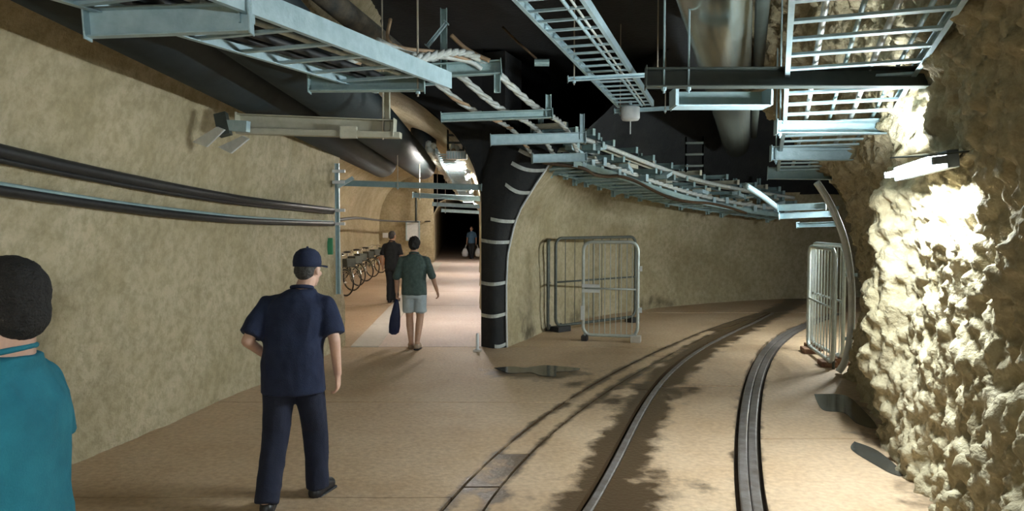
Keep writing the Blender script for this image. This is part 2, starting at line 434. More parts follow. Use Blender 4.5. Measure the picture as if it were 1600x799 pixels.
# return beyond the corner, running round the bend
rp = smooth_path([(4.10, 8.95, 0), (4.5, 9.15, 0), (5.3, 10.0, 0), (6.4, 12.0, 0), (7.8, 13.9, 0), (9.6, 15.0, 0), (12, 15.6, 0), (15, 15.9, 0)], 10)
Zs = np.linspace(-.1, CEIL + .05, 60)
P = np.zeros((len(rp), 60, 3))
for i, p in enumerate(rp):
    o = np.interp(Zs, [0, .8, 1.2, 1.95, 2.6, 3.2, 4.6], [0, .15, .15, .02, -.30, -.6, -1.4]) * (0.9 if i else 1)
    P[i, :, 0] = p.x + o * .9; P[i, :, 1] = p.y - o * .3; P[i, :, 2] = Zs
P[0] = RIBP[np.linspace(0, len(RIBP) - 1, 60).astype(int)]
P = displace(P, 0.08, 1.5, 4, 0.5)
struct(grid_mesh('wall_rail_tunnel', P, M_WALL, attr={'damp': np.zeros(P.shape[:2])}))
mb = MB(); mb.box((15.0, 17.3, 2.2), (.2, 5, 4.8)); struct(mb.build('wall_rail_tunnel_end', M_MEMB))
# ---- ceiling (black sheet), wall behind the camera
Xs = np.linspace(-7, 16, 60); Ys = np.linspace(-4.2, 20, 70)
P = np.zeros((60, 70, 3)); P[..., 0] = Xs[:, None]; P[..., 1] = Ys[None]; P[..., 2] = CEIL
P[..., 2] += fbm(P.reshape(-1, 3), .7, 3).reshape(60, 70) * 0.15
struct(grid_mesh('ceiling', P, M_MEMB, flip=True))
mb = MB(); mb.box((-2.3, -4.1, 2.2), (7, .2, 4.8)); struct(mb.build('wall_back', M_WALL))

# ================================================================== FLOOR (slabs with open joints, rails let in)
def curve_of(pix, ylo=-4.0):
    g = [gnd(x, y) for x, y in pix]
    Y = np.array([p.y for p in g]); X = np.array([p.x for p in g])
    o = np.argsort(Y); Y, X = Y[o], X[o]
    k = np.polyfit(Y, X, 4 if len(Y) > 6 else 3)
    f = np.poly1d(k); d = f.deriv(); y0, y1 = Y[0], Y[-1]
    def fn(y):
        y = np.asarray(y, float)
        return np.where(y < y0, f(y0) + d(y0) * (y - y0), np.where(y > y1, f(y1) + d(y1) * (y - y1), f(np.clip(y, y0, y1))))
    return fn
fa = curve_of([(700, 788), (775, 709), (850, 648), (909, 616), (962, 582), (1018, 552), (1104, 517), (1150, 500)])
fb = curve_of([(756, 796), (797, 745), (831, 706), (887, 656), (958, 608), (1010, 574), (1060, 548), (1150, 507)])
fL = curve_of([(906, 799), (962, 702), (999, 638), (1025, 600), (1059, 567), (1111, 534), (1168, 507), (1195, 494)])
fR1 = curve_of([(1155, 799), (1151, 680), (1157, 623), (1171, 579), (1190, 545), (1224, 519), (1250, 507)])
fR2 = lambda y: fR1(y) + 0.165 + 0.012 * (np.clip(np.asarray(y, float), 4, 13) - 4)
def slope(f, y): return (f(y + .05) - f(y - .05)) / .1
def hw(f, y, w): return w * np.sqrt(1 + slope(f, np.asarray(y, float)) ** 2)   # horizontal half width for a perpendicular half width w
fl = lambda y: np.array([-2.52 - .155 * (10.9 - v) - .15 for v in np.atleast_1d(y)])
fr = lambda y: np.interp(y, [-4, 0, 4.74, 6.4, 7.6, 8.6, 8.95, 9.2, 10, 12, 14, 15, 15.6], [-.1, 1.2, 2.7, 3.2, 3.6, 3.98, 4.1, 4.55, 5.3, 6.4, 8.0, 9.6, 12]) + .18

floor_root = MB(); floor_root.box((2, 42, -.11), (40, 96, .1))
floor = struct(floor_root.build('floor', M_SUB))
def wetness(X, Y):
    w = np.zeros_like(X)
    dL = np.abs(X - fL(Y) - .05) / np.sqrt(1 + slope(fL, Y) ** 2)
    dL = np.where(X > fL(Y), dL * 0.9, dL)
    w = np.maximum(w, 0.92 - dL * 1.75)
    dR = np.minimum(np.abs(X - fR1(Y)), np.abs(X - fR2(Y))) / np.sqrt(1 + slope(fR1, Y) ** 2)
    w = np.maximum(w, 0.56 - dR * 4.5)
    for f, k in ((fa, 5.5), (fb, 6.0)):
        d = np.abs(X - f(Y)) / np.sqrt(1 + slope(f, Y) ** 2)
        w = np.maximum(w, 0.70 - d * k)
    blobs = [(845, 583, .85, .5, .72), (820, 578, .5, .35, .68), (905, 600, .5, .3, .6), (955, 628, .5, .5, .62), (1040, 610, .6, .7, .66),
             (770, 770, .28, .22, .62), (985, 770, .4, .7, .74), 
             (1390, 690, .35, .9, .6), (1330, 640, .5, .7, .58), (1440, 780, .3, .7, .6), (1085, 760, .5, .45, .5)]
    for x, y, a, b, s in blobs:
        g = gnd(x, y); q = np.sqrt(((X - g.x) / a) ** 2 + ((Y - g.y) / b) ** 2)
        w = np.maximum(w, s - 0.32 * q)
    return np.clip(w, 0, .8)
slab_n = 0
def slab(f0, f1, y0, y1, m=M_FLOOR, step=.085, top=None, pad=.009, wet=True, ztop=None):
    ny = max(2, int((y1 - y0) / step)); yy = np.linspace(y0 + pad, y1 - pad, ny)
    a = np.asarray(f0(yy), float); b = np.asarray(f1(yy), float)
    wd = (b - a).max()
    if wd < .05: return
    nx = max(2, int(wd / step)); t = np.linspace(0, 1, nx)
    # rounded-over edges: an extra ring dropped by a few millimetres, then the side walls
    h0 = random.uniform(-.003, .003) if top is None else top
    X = a[:, None] + (b - a)[:, None] * t[None]; Y = np.repeat(yy[:, None], nx, 1)
    Z = fbm(np.stack([X, Y, X * 0], -1).reshape(-1, 3), 1.2, 3).reshape(X.shape) * .006 + h0
    if ztop is not None: Z = Z + ztop(Y)
    W = wetness(X, Y) if wet else np.zeros_like(X)
    def padg(A, d):
        A = np.pad(A, 1, mode='edge')
        return A
    Xp, Yp, Zp, Wp = [padg(A, 0) for A in (X, Y, Z, W)]
    Zp[0] -= .055; Zp[-1] -= .055; Zp[:, 0] -= .055; Zp[:, -1] -= .055
    P = np.stack([Xp, Yp, Zp], -1)
    grid_mesh('slab', P, m, flip=True, parent=floor, attr={'wet': Wp}, smooth=False)
G = .022
left_of = lambda f, w: (lambda y: f(y) - hw(f, y, w))
right_of = lambda f, w: (lambda y: f(y) + hw(f, y, w))
Yend = 15.2
def strip(f0, f1, cuts, **k):
    for a, b in zip(cuts[:-1], cuts[1:]): slab(f0, f1, a, b, **k)
strip(fl, left_of(fa, .012), [-3.9, 0, 3.2, 4.9, 7.55, 10.95])
# the wedge of floor in front of the nose and barriers
bpx = lambda y: np.interp(y, [10.9] + list(bp[:, 1]), [-.45] + list(bp[:, 0] - .15))
strip(bpx, left_of(fa, .012), [10.97, 13.2, 15.2])
strip(right_of(fa, .012), left_of(fb, .010), [-3.9, 2, 5.1, 5.85, 7.5, 10.2, 12.6, Yend])
strip(right_of(fb, .010), left_of(fL, .026), [-3.9, 1.5, 4.2, 8.1, 11.4, Yend])
RW = .062
strip(right_of(fL, .020 + RW), left_of(fR1, .017), [-3.9, 2.6, 5.55, 8.3, 11.2, Yend])
strip(right_of(fR2, .016), fr, [-3.9, 1.6, 4.4, 6.25, 8.9, 12.0, Yend])
slab(lambda y: np.interp(y, list(bp[:, 1]), list(bp[:, 0] - .15)), lambda y: np.full_like(np.asarray(y, float), 14.8), 15.22, 18.8)
# rails
def rail_mesh(mb, f0, f1, y0, y1, ztop, zbot, n=150):
    yy = np.linspace(y0, y1, n); a = f0(yy); b = f1(yy)
    rings = []
    for y, p, q in zip(yy, a, b):
        c = (q - p) * .14
        rings.append([V(p, y, zbot), V(p, y, ztop - .006), V(p + c, y, ztop), V(q - c, y, ztop), V(q, y, ztop - .006), V(q, y, zbot)])
    mb.loft(rings)
r1 = thing('rail', 'worn steel rail with wet stained edges, beside the pair of floor joints', 'rail', (float(fL(5.0)), 5.0, 0), group=None)
mb = MB(); rail_mesh(mb, right_of(fL, .016), right_of(fL, .014 + RW), -3.9, 15.15, .006, -.06); mb.build('rail_head', M_RAIL, r1)
r2 = thing('rail', 'double steel rail with two dark grooves, curving towards the upright gates by the coarse wall', 'rail', (float(fR1(5.0)), 5.0, 0))
q = lambda t: (lambda y: fR1(y) + (fR2(y) - fR1(y)) * t)
mb = MB(); rail_mesh(mb, right_of(fR1, .016), q(.49), -3.9, 15.15, .006, -.06); mb.build('rail_head', M_RAIL, r2)
mb = MB(); rail_mesh(mb, q(.53), left_of(fR2, .016), -3.9, 15.15, .004, -.06); mb.build('guard_rail', M_RAIL, r2)
# left tunnel floor
cons = lambda v: (lambda y: np.full_like(np.asarray(y, float), v))
drl = lambda y: np.interp(y, [11, 14.5, 35], [-2.42, -2.62, -3.72]); drr = lambda y: drl(y) + .42
bxr = lambda y: -0.43 - 0.045 * (np.asarray(y, float) - 11.1) + .1
cuts = [10.97, 13.4, 16.6, 20, 24, 29, 34.9]
for a, b in zip(cuts[:-1], cuts[1:]):
    slab(drr, bxr, a, b, m=M_FLOORP, step=.2, wet=False)
    slab(drl, drr, a, b, m=M_CONC, step=.2, wet=False, top=.012)
    slab(cons(-6.3), drl, a, b, m=M_FLOOR, step=.25, wet=False)
pl = lambda y: -3.72 - (np.asarray(y, float) - 35) * 0.066 - .1; pr_ = lambda y: -1.505 - 0.046 * (np.asarray(y, float) - 35) + .1
for a, b in ((34.9, 42), (42, 50), (50, 62), (62, 88)):
    slab(pl, pr_, a, b, m=M_FLOORP, step=.8, wet=False, ztop=rise)

# standing water beside the coarse wall
def puddle(label, pix, z=.006, m=None):
    g = smooth_path([gnd(x, y, z) for x, y in pix] + [gnd(*pix[0], z)], 6)[:-1]
    mb = MB(); lo = [V(p.x, p.y, z - .004) for p in g]; mb.loft([lo, [V(p.x, p.y, z) for p in g]])
    c = sum((V(p.x, p.y, 0) for p in g), V(0, 0, 0)) / len(g)
    o = mb.build('puddle', m or M_WATER); tag(o, label, 'puddle'); return o
puddle('shallow puddle on the floor just past the upright gates at the coarse wall', [(1272, 616), (1320, 618), (1348, 640), (1370, 668), (1340, 662), (1318, 645), (1285, 640)])
puddle('narrow wet streak on the floor along the foot of the coarse wall', [(1335, 690), (1372, 705), (1410, 738), (1398, 742), (1360, 722), (1330, 702)])
puddle('dark shallow puddle on the floor in front of the black membrane', [(772, 575), (800, 573), (822, 575), (850, 571), (880, 573), (906, 576), (893, 580), (870, 581), (868, 588), (845, 587), (828, 582), (795, 583)], .007)

# ================================================================== LAMPS
def tube_lamp(label, p0, p1, nrm, m=None, hous=None, tube_r=.019, light_baffle=0, baffle_out=.23, name='tube_lamp'):
    """batten fitting: housing against its wall/ceiling on the -nrm side, lit tube on the +nrm side"""
    p0, p1, nrm = Vector(p0), Vector(p1), Vector(nrm).normalized()
    d = (p1 - p0).normalized(); sd = d.cross(nrm).normalized()
    t = thing(name, label, 'lamp', (p0 + p1) / 2)
    mb = MB(); c = (p0 + p1) / 2 - nrm * .075
    mb.obox(c, d * ((p1 - p0).length / 2 + .05), sd * .05, nrm * .03); mb.build('housing', hous or M_HOUS, t, bevel=.006)
    for p, s in ((p0, -1), (p1, 1)):
        mb = MB(); mb.obox(p + d * s * .022 - nrm * .02, d * .018, sd * .022, nrm * .045); mb.build('end_cap', hous or M_HOUS, t, bevel=.004)
    if light_baffle:  # plate added over the dark fitting to cut the tube's upward light
        q0 = p0 - d * .10; q1 = p0.lerp(p1, light_baffle); mb = MB(); mb.obox((q0 + q1) / 2 + V(0, 0, .064) + nrm * (baffle_out - .17) / 2, (q1 - q0) / 2 + V(0, 0, .038), nrm * (baffle_out + .17) / 2, V(0, 0, .004)); mb.build('light_baffle', M_BEAMD, t)
    mb = MB(); mb.tube([p0, p1], tube_r, 8); mb.build('tube', m or M_TUBE1, t, smooth=True)
    return t
wn = V(-.95, .30, 0)
l0 = at(1462, 247, 4.15); l1 = at(1388, 277, 5.35); l1.z = l0.z = (l0.z + l1.z) / 2
tube_lamp('lit fluorescent batten lamp on the coarse right-hand shotcrete wall', l0, l1, wn + V(0, 0, -.1), light_baffle=.74, baffle_out=.055, m=M_TUBE1)
tube_lamp('lit fluorescent batten lamp on the coarse wall behind the viewer', (0.22, -2.7, 2.3), (0.60, -1.55, 2.3), wn, name='tube_lamp_offscreen')
tube_lamp('lit fluorescent batten lamp round the bend, behind the upright gates', (5.15, 9.95, 2.1), (5.75, 11.0, 2.1), V(-.87, .5, 0))
for Y in (13.2, 19.5, 26.0, 33.0):
    x = -0.43 - .045 * (Y - 11.1) - .30
    tube_lamp('lit tube lamp high on the passage wall past the black membrane, %s' % {13.2: 'the first', 19.5: 'the second', 26.0: 'the third', 33.0: 'the fourth'}[Y],
              (x, Y, 2.72 + float(rise(Y))), (x - .055, Y + 1.2, 2.72 + float(rise(Y))), (-.6, 0, -.8), m=M_TUBEW, hous=M_WHITE)

# ================================================================== STEEL SUPPORTS
def channel(mb, p0, p1, h, d, t=.008, ends=True, open_to=None):
    """C-section from p0 to p1 (centre line); flanges point to open_to"""
    p0, p1 = Vector(p0), Vector(p1); ax = (p1 - p0); L = ax.length; u = ax.normalized()
    f = Vector(open_to or (0, -1, 0)); f = (f - u * f.dot(u)).normalized(); w = u.cross(f).normalized()
    if w.z < 0: w = -w
    c = (p0 + p1) / 2
    mb.obox(c + f * (-d / 2), ax / 2, f * t / 2, w * h / 2)
    for s in (-1, 1): mb.obox(c + w * s * (h / 2 - t / 2), ax / 2, f * d / 2, w * t / 2)
    if ends:
        for s in (-1, 1): mb.obox(c + u * s * (L / 2 + t / 2), u * t / 2, f * (d / 2 + .012), w * (h / 2 + .012))
def support(name, label, p0, p1, h=.11, d=.07, m=None, rods=(), rod_to=CEIL - .05, legs=(), group=None, bolts=True, open_to=None, rod_m=None):
    p0, p1 = Vector(p0), Vector(p1)
    t = thing(name, label, 'steel beam', (p0 + p1) / 2, group=group)
    mb = MB(); channel(mb, p0, p1, h, d, open_to=open_to); mb.build('channel', m or M_GALV, t, bevel=.002)
    for k in rods:
        p = p0.lerp(p1, k); mb = MB(); mb.tube([p + V(0, -.01, -h / 2 - .04), V(p.x, p.y - .01, rod_to)], .007, 6); mb.build('hanger_rod', rod_m or M_ROD, t)
        if bolts:
            mb = MB(); mb.tube([p + V(0, -.01, -h / 2 - .022), p + V(0, -.01, -h / 2 - .002)], .016, 6); mb.build('nut', M_GALV, t)
    for k, L in legs:
        p = p0.lerp(p1, k); mb = MB(); channel(mb, p + V(0, .02, -.02), p + V(0, .02, L), .06, .04, ends=False); mb.build('upright', m or M_GALV, t, bevel=.002)
    return t
# ladder tray: side rails + shared rungs
def ladder(label, path, width, m, rail_h=.08, spacing=.3, mesh_mat=None, rung_w=.035, up=V(0, 0, 1), group=None):
    path = [Vector(p) for p in path]
    t = thing('cable_ladder', label, 'cable tray', path[0].lerp(path[-1], .5), group=group)
    def offs(s):
        out = []
        for i, p in enumerate(path):
            a = path[max(i - 1, 0)]; b = path[min(i + 1, len(path) - 1)]
            sd = (b - a).cross(up).normalized(); out.append(p + sd * s * width / 2)
        return out
    for s in (-1, 1):
        q = offs(s); mb = MB()
        rings = []
        for i, p in enumerate(q):
            a = path[max(i - 1, 0)]; b = path[min(i + 1, len(path) - 1)]; sd = (b - a).cross(up).normalized() * s
            h = V(0, 0, rail_h / 2)
            rings.append([p - h - sd * .03, p - h, p + h, p + h - sd * .03, p + h - sd * .03 - V(0, 0, .006), p + h - sd * .006 - V(0, 0, .006), p - h - sd * .006 + V(0, 0, .006), p - h - sd * .03 + V(0, 0, .006)])
        mb.loft(rings); mb.build('side_rail', m, t)
    rm = MB(); rm.box((0, 0, 0), (width - .012, rung_w, .016)); rme = rm.mesh('rung'); rme.materials.append(mesh_mat or m)
    L = 0; nxt = spacing / 2
    for a, b in zip(path[:-1], path[1:]):
        d = b - a; l = d.length; u = d.normalized()
        while nxt <= L + l:
            p = a + u * (nxt - L)
            o = bpy.data.objects.new('rung', rme); C.objects.link(o); o.parent = t
            x = u.cross(up).normalized(); z = x.cross(u)
            mt = Matrix((x, u, z)).transposed().to_4x4(); mt.translation = p - V(0, 0, rail_h / 2 - .012) - t.location
            o.matrix_local = mt; nxt += spacing
        L += l
    return t
def cable(label, pts, r, m, name='cable', n=8, sm=6, cat='cable', group=None):
    q = smooth_path(pts, sm); mb = MB(); mb.tube(q, r, n); o = mb.build(name, m, None, smooth=True)
    return tag(o, label, cat, group)
def bundle(label, pts, r=.03, turns=1.6, mats=(None, None, None), n=10, group=None):
    """three sheathed cables twisted round each other"""
    q = smooth_path(pts, n); t = thing('cable_bundle', label, 'cable bundle', q[0].lerp(q[-1], .5), group=group)
    L = 0; acc = [0]
    for a, b in zip(q[:-1], q[1:]): L += (b - a).length; acc.append(L)
    for k in range(3):
        pp = []
        for i, p in enumerate(q):
            a = q[max(i - 1, 0)]; b = q[min(i + 1, len(q) - 1)]; u = (b - a).normalized()
            x = u.cross(V(0, 0, 1)).normalized(); z = x.cross(u); w = 2 * math.pi * (k / 3 + acc[i] * turns / 1.0)
            pp.append(p + (x * math.cos(w) + z * math.sin(w)) * r * 1.05)
        mb = MB(); mb.tube(pp, r, 7); mb.build('strand', mats[k] or M_SILV, t, smooth=True)
    return t

# ---- left cable ladder and its cross channels (C1..C4)
c1 = (at(137, 36, 3.2), at(390, 27, 3.25)); c2 = (at(484, 129, 5.1), at(662, 128, 5.15))
support('cross_channel', 'wide galvanised channel under the left cable ladder, above the tan wall', c1[0], c1[1], .125, .045, M_GALV, legs=((.97, 1.4),))
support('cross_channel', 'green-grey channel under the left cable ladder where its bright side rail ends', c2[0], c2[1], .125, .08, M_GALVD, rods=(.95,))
ra = at(395, 2, 4.05); rb = at(706, 128, 5.95)
la = at(300, 40, 4.02); lb = at(492, 107, 5.72)
zt = 3.06
d = (rb - ra); d.z = 0
P0 = V((ra.x + la.x) / 2, 3.9, 3.06); P1 = V((rb.x - .42), 5.95, 3.0)
pa = []
for p, e in ((at(392, 0, 3.25), 0), (at(706, 126, 5.35), 1)): pa.append(p)
dirA = (pa[1] - pa[0]).normalized(); sA = dirA.cross(V(0, 0, 1)).normalized()
wA = .62
path = [pa[0] - dirA * 2.2 - sA * wA / 2, pa[0] - sA * wA / 2, pa[1] - sA * wA / 2]
ladder('long bright galvanised cable ladder hung above the left channels', path, wA, M_GALV, rail_h=.115, spacing=.34)
for i, o_ in enumerate((-.20, -.08, .08, .20)):
    pp = [p + sA * o_ + V(0, 0, .0) for p in path]
    cable(['black cable lying on the left cable ladder, outermost by the tan wall', 'black cable lying on the left cable ladder, second from the tan wall', 'silver cable lying on the left cable ladder, third from the tan wall', 'silver cable lying on the left cable ladder, beside its bright rail'][i], pp, (.022, .026, .016, .02)[i], (M_CABLE, M_CABLE, M_SILV, M_SILV)[i])
c25 = (at(655, 112, 6.6), at(782, 105, 6.65)); c3 = (at(690, 184, 7.4), at(862, 178, 7.5)); c4 = (at(767, 219, 9.2), at(914, 215, 9.3))
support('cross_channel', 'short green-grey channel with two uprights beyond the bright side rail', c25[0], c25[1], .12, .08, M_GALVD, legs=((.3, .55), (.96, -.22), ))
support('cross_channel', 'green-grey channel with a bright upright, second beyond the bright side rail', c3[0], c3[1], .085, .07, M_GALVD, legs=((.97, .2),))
support('cross_channel', 'drilled galvanised channel above the top of the black membrane', c4[0], c4[1], .13, .07, M_GALV, legs=((.97, .3),))
support('cross_channel', 'plain galvanised channel touching the top of the black membrane', at(832, 248, 10.3), at(915, 246, 10.5), .12, .07, M_GALV)
# brackets along the curved wall
tray_pix = [(862, 248, 10.8), (900, 258, 11.3), (940, 270, 12.0), (1000, 290, 13.1), (1060, 307, 14.3), (1120, 319, 15.2), (1180, 328, 15.9), (1225, 334, 16.3)]
tray_path = smooth_path([at(*p) for p in tray_pix], 6)
brk = 0
bl = len(tray_path)
ORD = ['first', 'second', 'third', 'fourth', 'fifth', 'sixth', 'seventh', 'eighth', 'ninth', 'tenth', 'eleventh', 'twelfth', 'thirteenth', 'fourteenth', 'fifteenth', 'sixteenth', 'seventeenth', 'eighteenth', 'nineteenth', 'twentieth', 'last but one', 'last']
for bi, i in enumerate(range(1, bl, 2)):
    p = tray_path[i]; u = (tray_path[min(i + 1, bl - 1)] - tray_path[i - 1]); u.z = 0; u.normalize(); n = V(-u.y, u.x, 0)
    t = thing('cable_bracket', '%s galvanised cable bracket along the curved wall, counted from the black membrane' % ORD[bi], 'bracket', p, group='cable brackets along the curved wall')
    rj = random.Random(bi * 7 + 3); ja, jb, jc = rj.uniform(.25, .5), rj.uniform(.15, .45), rj.uniform(.05, .4); jz = rj.uniform(-.05, .05); p = p + V(0, 0, jz)
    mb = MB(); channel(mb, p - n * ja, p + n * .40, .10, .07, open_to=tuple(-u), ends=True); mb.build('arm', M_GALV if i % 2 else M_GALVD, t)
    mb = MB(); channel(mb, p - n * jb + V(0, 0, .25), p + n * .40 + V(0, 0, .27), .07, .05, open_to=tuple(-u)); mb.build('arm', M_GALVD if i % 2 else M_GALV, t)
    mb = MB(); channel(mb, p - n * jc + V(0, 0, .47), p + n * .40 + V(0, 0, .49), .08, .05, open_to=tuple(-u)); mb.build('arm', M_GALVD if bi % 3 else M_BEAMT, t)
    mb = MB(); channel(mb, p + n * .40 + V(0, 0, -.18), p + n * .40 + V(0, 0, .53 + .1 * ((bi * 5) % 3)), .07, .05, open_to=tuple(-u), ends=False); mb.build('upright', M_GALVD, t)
    mb = MB(); mb.loft([[a + u * s * .004 for a in (p + n * .38 + V(0, 0, -.16), p + n * .38 + V(0, 0, -.03), p - n * .1 + V(0, 0, -.03))] for s in (-1, 1)]); mb.build('gusset', M_GALVD, t)
    mb = MB(); mb.obox(p - n * (.30 - .25 * (bi % 3)) + V(0, 0, .10 + .12 * (bi % 2)) + u * .08, u * rj.uniform(.08, .2) + V(0, 0, rj.uniform(-.05, .05)), n * rj.uniform(.06, .16), V(0, 0, .035)); mb.build('cover_plate', M_BEAMT if bi % 3 else M_GALV, t, bevel=.006)
def offpath(base, o, dz):
    out = []
    for i, p in enumerate(base):
        a = base[max(i - 1, 0)]; b = base[min(i + 1, len(base) - 1)]; u = (b - a); u.z = 0; u.normalize(); n = V(-u.y, u.x, 0)
        out.append(p + n * o + V(0, 0, dz))
    return out
mainp = [(c2[0] + c2[1]) / 2 + V(0, 0, .10), (c25[0] + c25[1]) / 2 + V(-.2, 0, .06), (c3[0] + c3[1]) / 2 + V(0, 0, .08), (c4[0] + c4[1]) / 2 + V(0, 0, .09)] + tray_path[2::4]
mainp = [Vector(p) for p in mainp]
for i, (o_, dz, r, ms) in enumerate(((.33, .03, .017, (None, None, M_TANC)), (.02, .03, .019, (None, None, None)), (-.34, .04, .019, (None, None, M_SILV)))):
    bundle(['twisted pale cable bundle on the cross channels, left of the middle one', 'thick twisted pale cable bundle along the middle of the cross channels', 'twisted silver cable bundle on the cross channels, along the upright ends'][i], offpath(mainp, o_, dz), r, 1.7, ms, 9)
for i, (o_, dz, r, m_) in enumerate(((.2, .34, .035, M_SILV), (.05, .34, .03, M_CABLE), (-.1, .35, .038, M_BEAMT), (-.27, .34, .038, M_SILV))):
    cable(['pale cable on the upper arms of the curved-wall brackets, nearest the wall', 'black cable on the upper arms of the curved-wall brackets', 'tan cable on the upper arms of the curved-wall brackets', 'pale cable on the upper arms of the curved-wall brackets, at the arm tips'][i], offpath(tray_path[1:], o_, dz), r, m_, sm=2)
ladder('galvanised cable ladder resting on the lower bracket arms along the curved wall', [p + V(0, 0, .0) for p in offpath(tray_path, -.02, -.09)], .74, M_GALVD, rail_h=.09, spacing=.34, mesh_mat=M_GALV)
# brown hose hanging along the lower edge of the brackets
hp = [at(848, 254, 10.6)] + [p + V(0, 0, -.13 - .05 * math.sin(i * 1.3)) for i, p in enumerate(offpath(tray_path[2:-8:3], -.40, 0))]
cable('brown hose sagging below the brackets along the curved wall', hp, .026, M_BRNC, 'hose', sm=8, cat='hose')
# loose twisted cables over the left ladder
cable('pale twisted cable crossing over the end of the bright side rail', [at(590, 62, 6.0), at(620, 76, 6.2), at(660, 86, 6.35), at(700, 90, 6.5), at(735, 97, 6.6), at(752, 108, 6.65)], .022, M_SILV)
cable('tan cable looped from the high bracket down to the short channel', [at(610, 30, 6.3), at(612, 70, 6.2), at(690, 82, 6.4), at(735, 94, 6.6)], .016, M_TANC)
cable('tan cable hanging between the short channel and the high upright', [at(705, 55, 6.6), at(725, 74, 6.6), at(745, 86, 6.6), at(765, 95, 6.6)], .02, M_TANC)
cable('thin black cable dangling from the ceiling to a plug', [at(785, 42, 7.2), at(805, 62, 7.2), at(825, 80, 7.2), at(838, 92, 7.2)], .012, M_BRNC)
mb = MB(); mb.tube([at(835, 98, 7.2), at(858, 98, 7.2)], .035, 10); tag(mb.build('cable_plug', M_GALVD, None), 'small grey plug on the end of the dangling black cable', 'plug')
cable('rusty rock-like insulated duct high above the bright side rail', [at(480, -30, 6.5), at(540, 20, 7.0), at(590, 60, 7.6), at(640, 100, 8.4)], .11, mat('lagging_tan', (.16, .13, .09), .9, 0, (.05, .05, .045), 5, .6, 12), 'insulated_duct', 12, cat='duct')
support('angle_brace', 'slanting steel brace high beside the short channel', at(668, 72, 6.5), at(697, 36, 6.5), .03, .03, M_GALV)

# ---- middle ladder tray with white detector
bz = 3.36
b0 = at(837, -60, 4.15); b0 = V(.02, 4.2, bz); b1 = at(993, 168, 9.4); b1.z = bz
t_ = [b0 + (b0 - b1).normalized() * 1.0, b0, b1]
ladder('galvanised cable ladder hung from the black ceiling, ending at the white detector', t_, .46, M_GALV, rail_h=.07, spacing=.27, rung_w=.03)
dB = (b1 - b0).normalized(); sB = dB.cross(V(0, 0, 1))
cable('thin galvanised strip running along the ladder that ends at the white detector', [b0 + sB * .08 - V(0, 0, .02), b1 + sB * .08 - V(0, 0, .02)], .014, M_GALV)
cable('thin pale cable along the ladder that ends at the white detector', [b0 + sB * .14 - V(0, 0, .02), b1 + sB * .12 - V(0, 0, .02)], .010, M_SILV)
support('cross_channel', 'thin galvanised strut across the ladder that ends at the white detector', at(888, 124, 7.1), at(1036, 116, 7.15), .04, .04, M_GALV, rods=(.06, .94))
support('cross_channel', 'short galvanised strut above the white detector', at(960, 174, 9.35), at(1048, 169, 9.4), .05, .04, M_GALV, rods=(.1, .9))
t = thing('smoke_detector', 'white cylindrical detector with a thin rod, hanging below the ladder end', 'detector', at(985, 178, 9.2))
p = at(985, 178, 9.2); mb = MB(); mb.loft([[p + V(r * math.cos(q), r * math.sin(q), z) for q in np.linspace(0, 2 * math.pi, 20, endpoint=False)] for r, z in ((.09, .09), (.115, .08), (.118, -.05), (.10, -.08), (.05, -.085))]); mb.build('body', M_WHITE, t, smooth=True)
mb = MB(); mb.tube([p + V(0, 0, -.08), p + V(0, 0, -.25)], .008, 6); mb.build('rod', M_WHITE, t)
mb = MB(); mb.tube([p + V(0, 0, .08), p + V(0, 0, .16)], .02, 8); mb.build('stem', M_GALV, t)

# ---- pipes
def pipe(label, pts, r, m, rings=(), n=28, name='pipe', flange=True):
    q = [Vector(p) for p in pts]
    t = thing(name, label, 'pipe', q[0].lerp(q[-1], .5))
    mb = MB(); mb.tube(q, r, n); mb.build('barrel', m, t, smooth=True)
    for k in rings:
        p = q[0].lerp(q[1], k); u = (q[1] - q[0]).normalized()
        mb = MB(); mb.tube([p - u * .04, p + u * .04], r + .018, n); mb.build('collar', m, t)
    return t
pd = V(.305, .952, 0)
pc = V(1.50, 5.5, 3.48)
pipe('large grey-olive pipe running under the black ceiling over the rail track', [pc - pd * 7, pc + pd * 10.3], .26, M_PIPEG)
pc2 = at(1192, 0, 5.6)
pipe('slim dark pipe running beside the large grey-olive pipe', [pc2 - pd * 6, pc2 + pd * 9], .055, M_BEAMD, n=14)
def elbow(p_in, p_end, rise_to, rr=.35, n=8):
    u = (p_end - p_in).normalized(); pts = [p_in, p_end - u * rr]
    c = p_end - u * rr + V(0, 0, rr)
    for k in range(1, n + 1):
        q = math.pi / 2 * k / n; pts.append(c + u * rr * math.sin(q) - V(0, 0, rr * math.cos(q)))
    pts.append(V(pts[-1].x, pts[-1].y, rise_to)); return pts
zp = 3.12
def at_z(x, y, z):
    r = ray(x, y); k = (z - CAM_H) / r[2]; return V(r[0] * k, r[1] * k, z)
for lab, a, b in (('black-jacketed pipe along the tan wall, turning up at its end', at_z(398, 128, zp), at_z(600, 258, zp)), ('black-jacketed pipe beside the bright cables, second from the tan wall', at_z(556, 168, zp), at_z(662, 262, zp))):
    u = (b - a).normalized(); pipe(lab, elbow(a - u * 6.5, b, 4.0), .29, M_PIPEK)
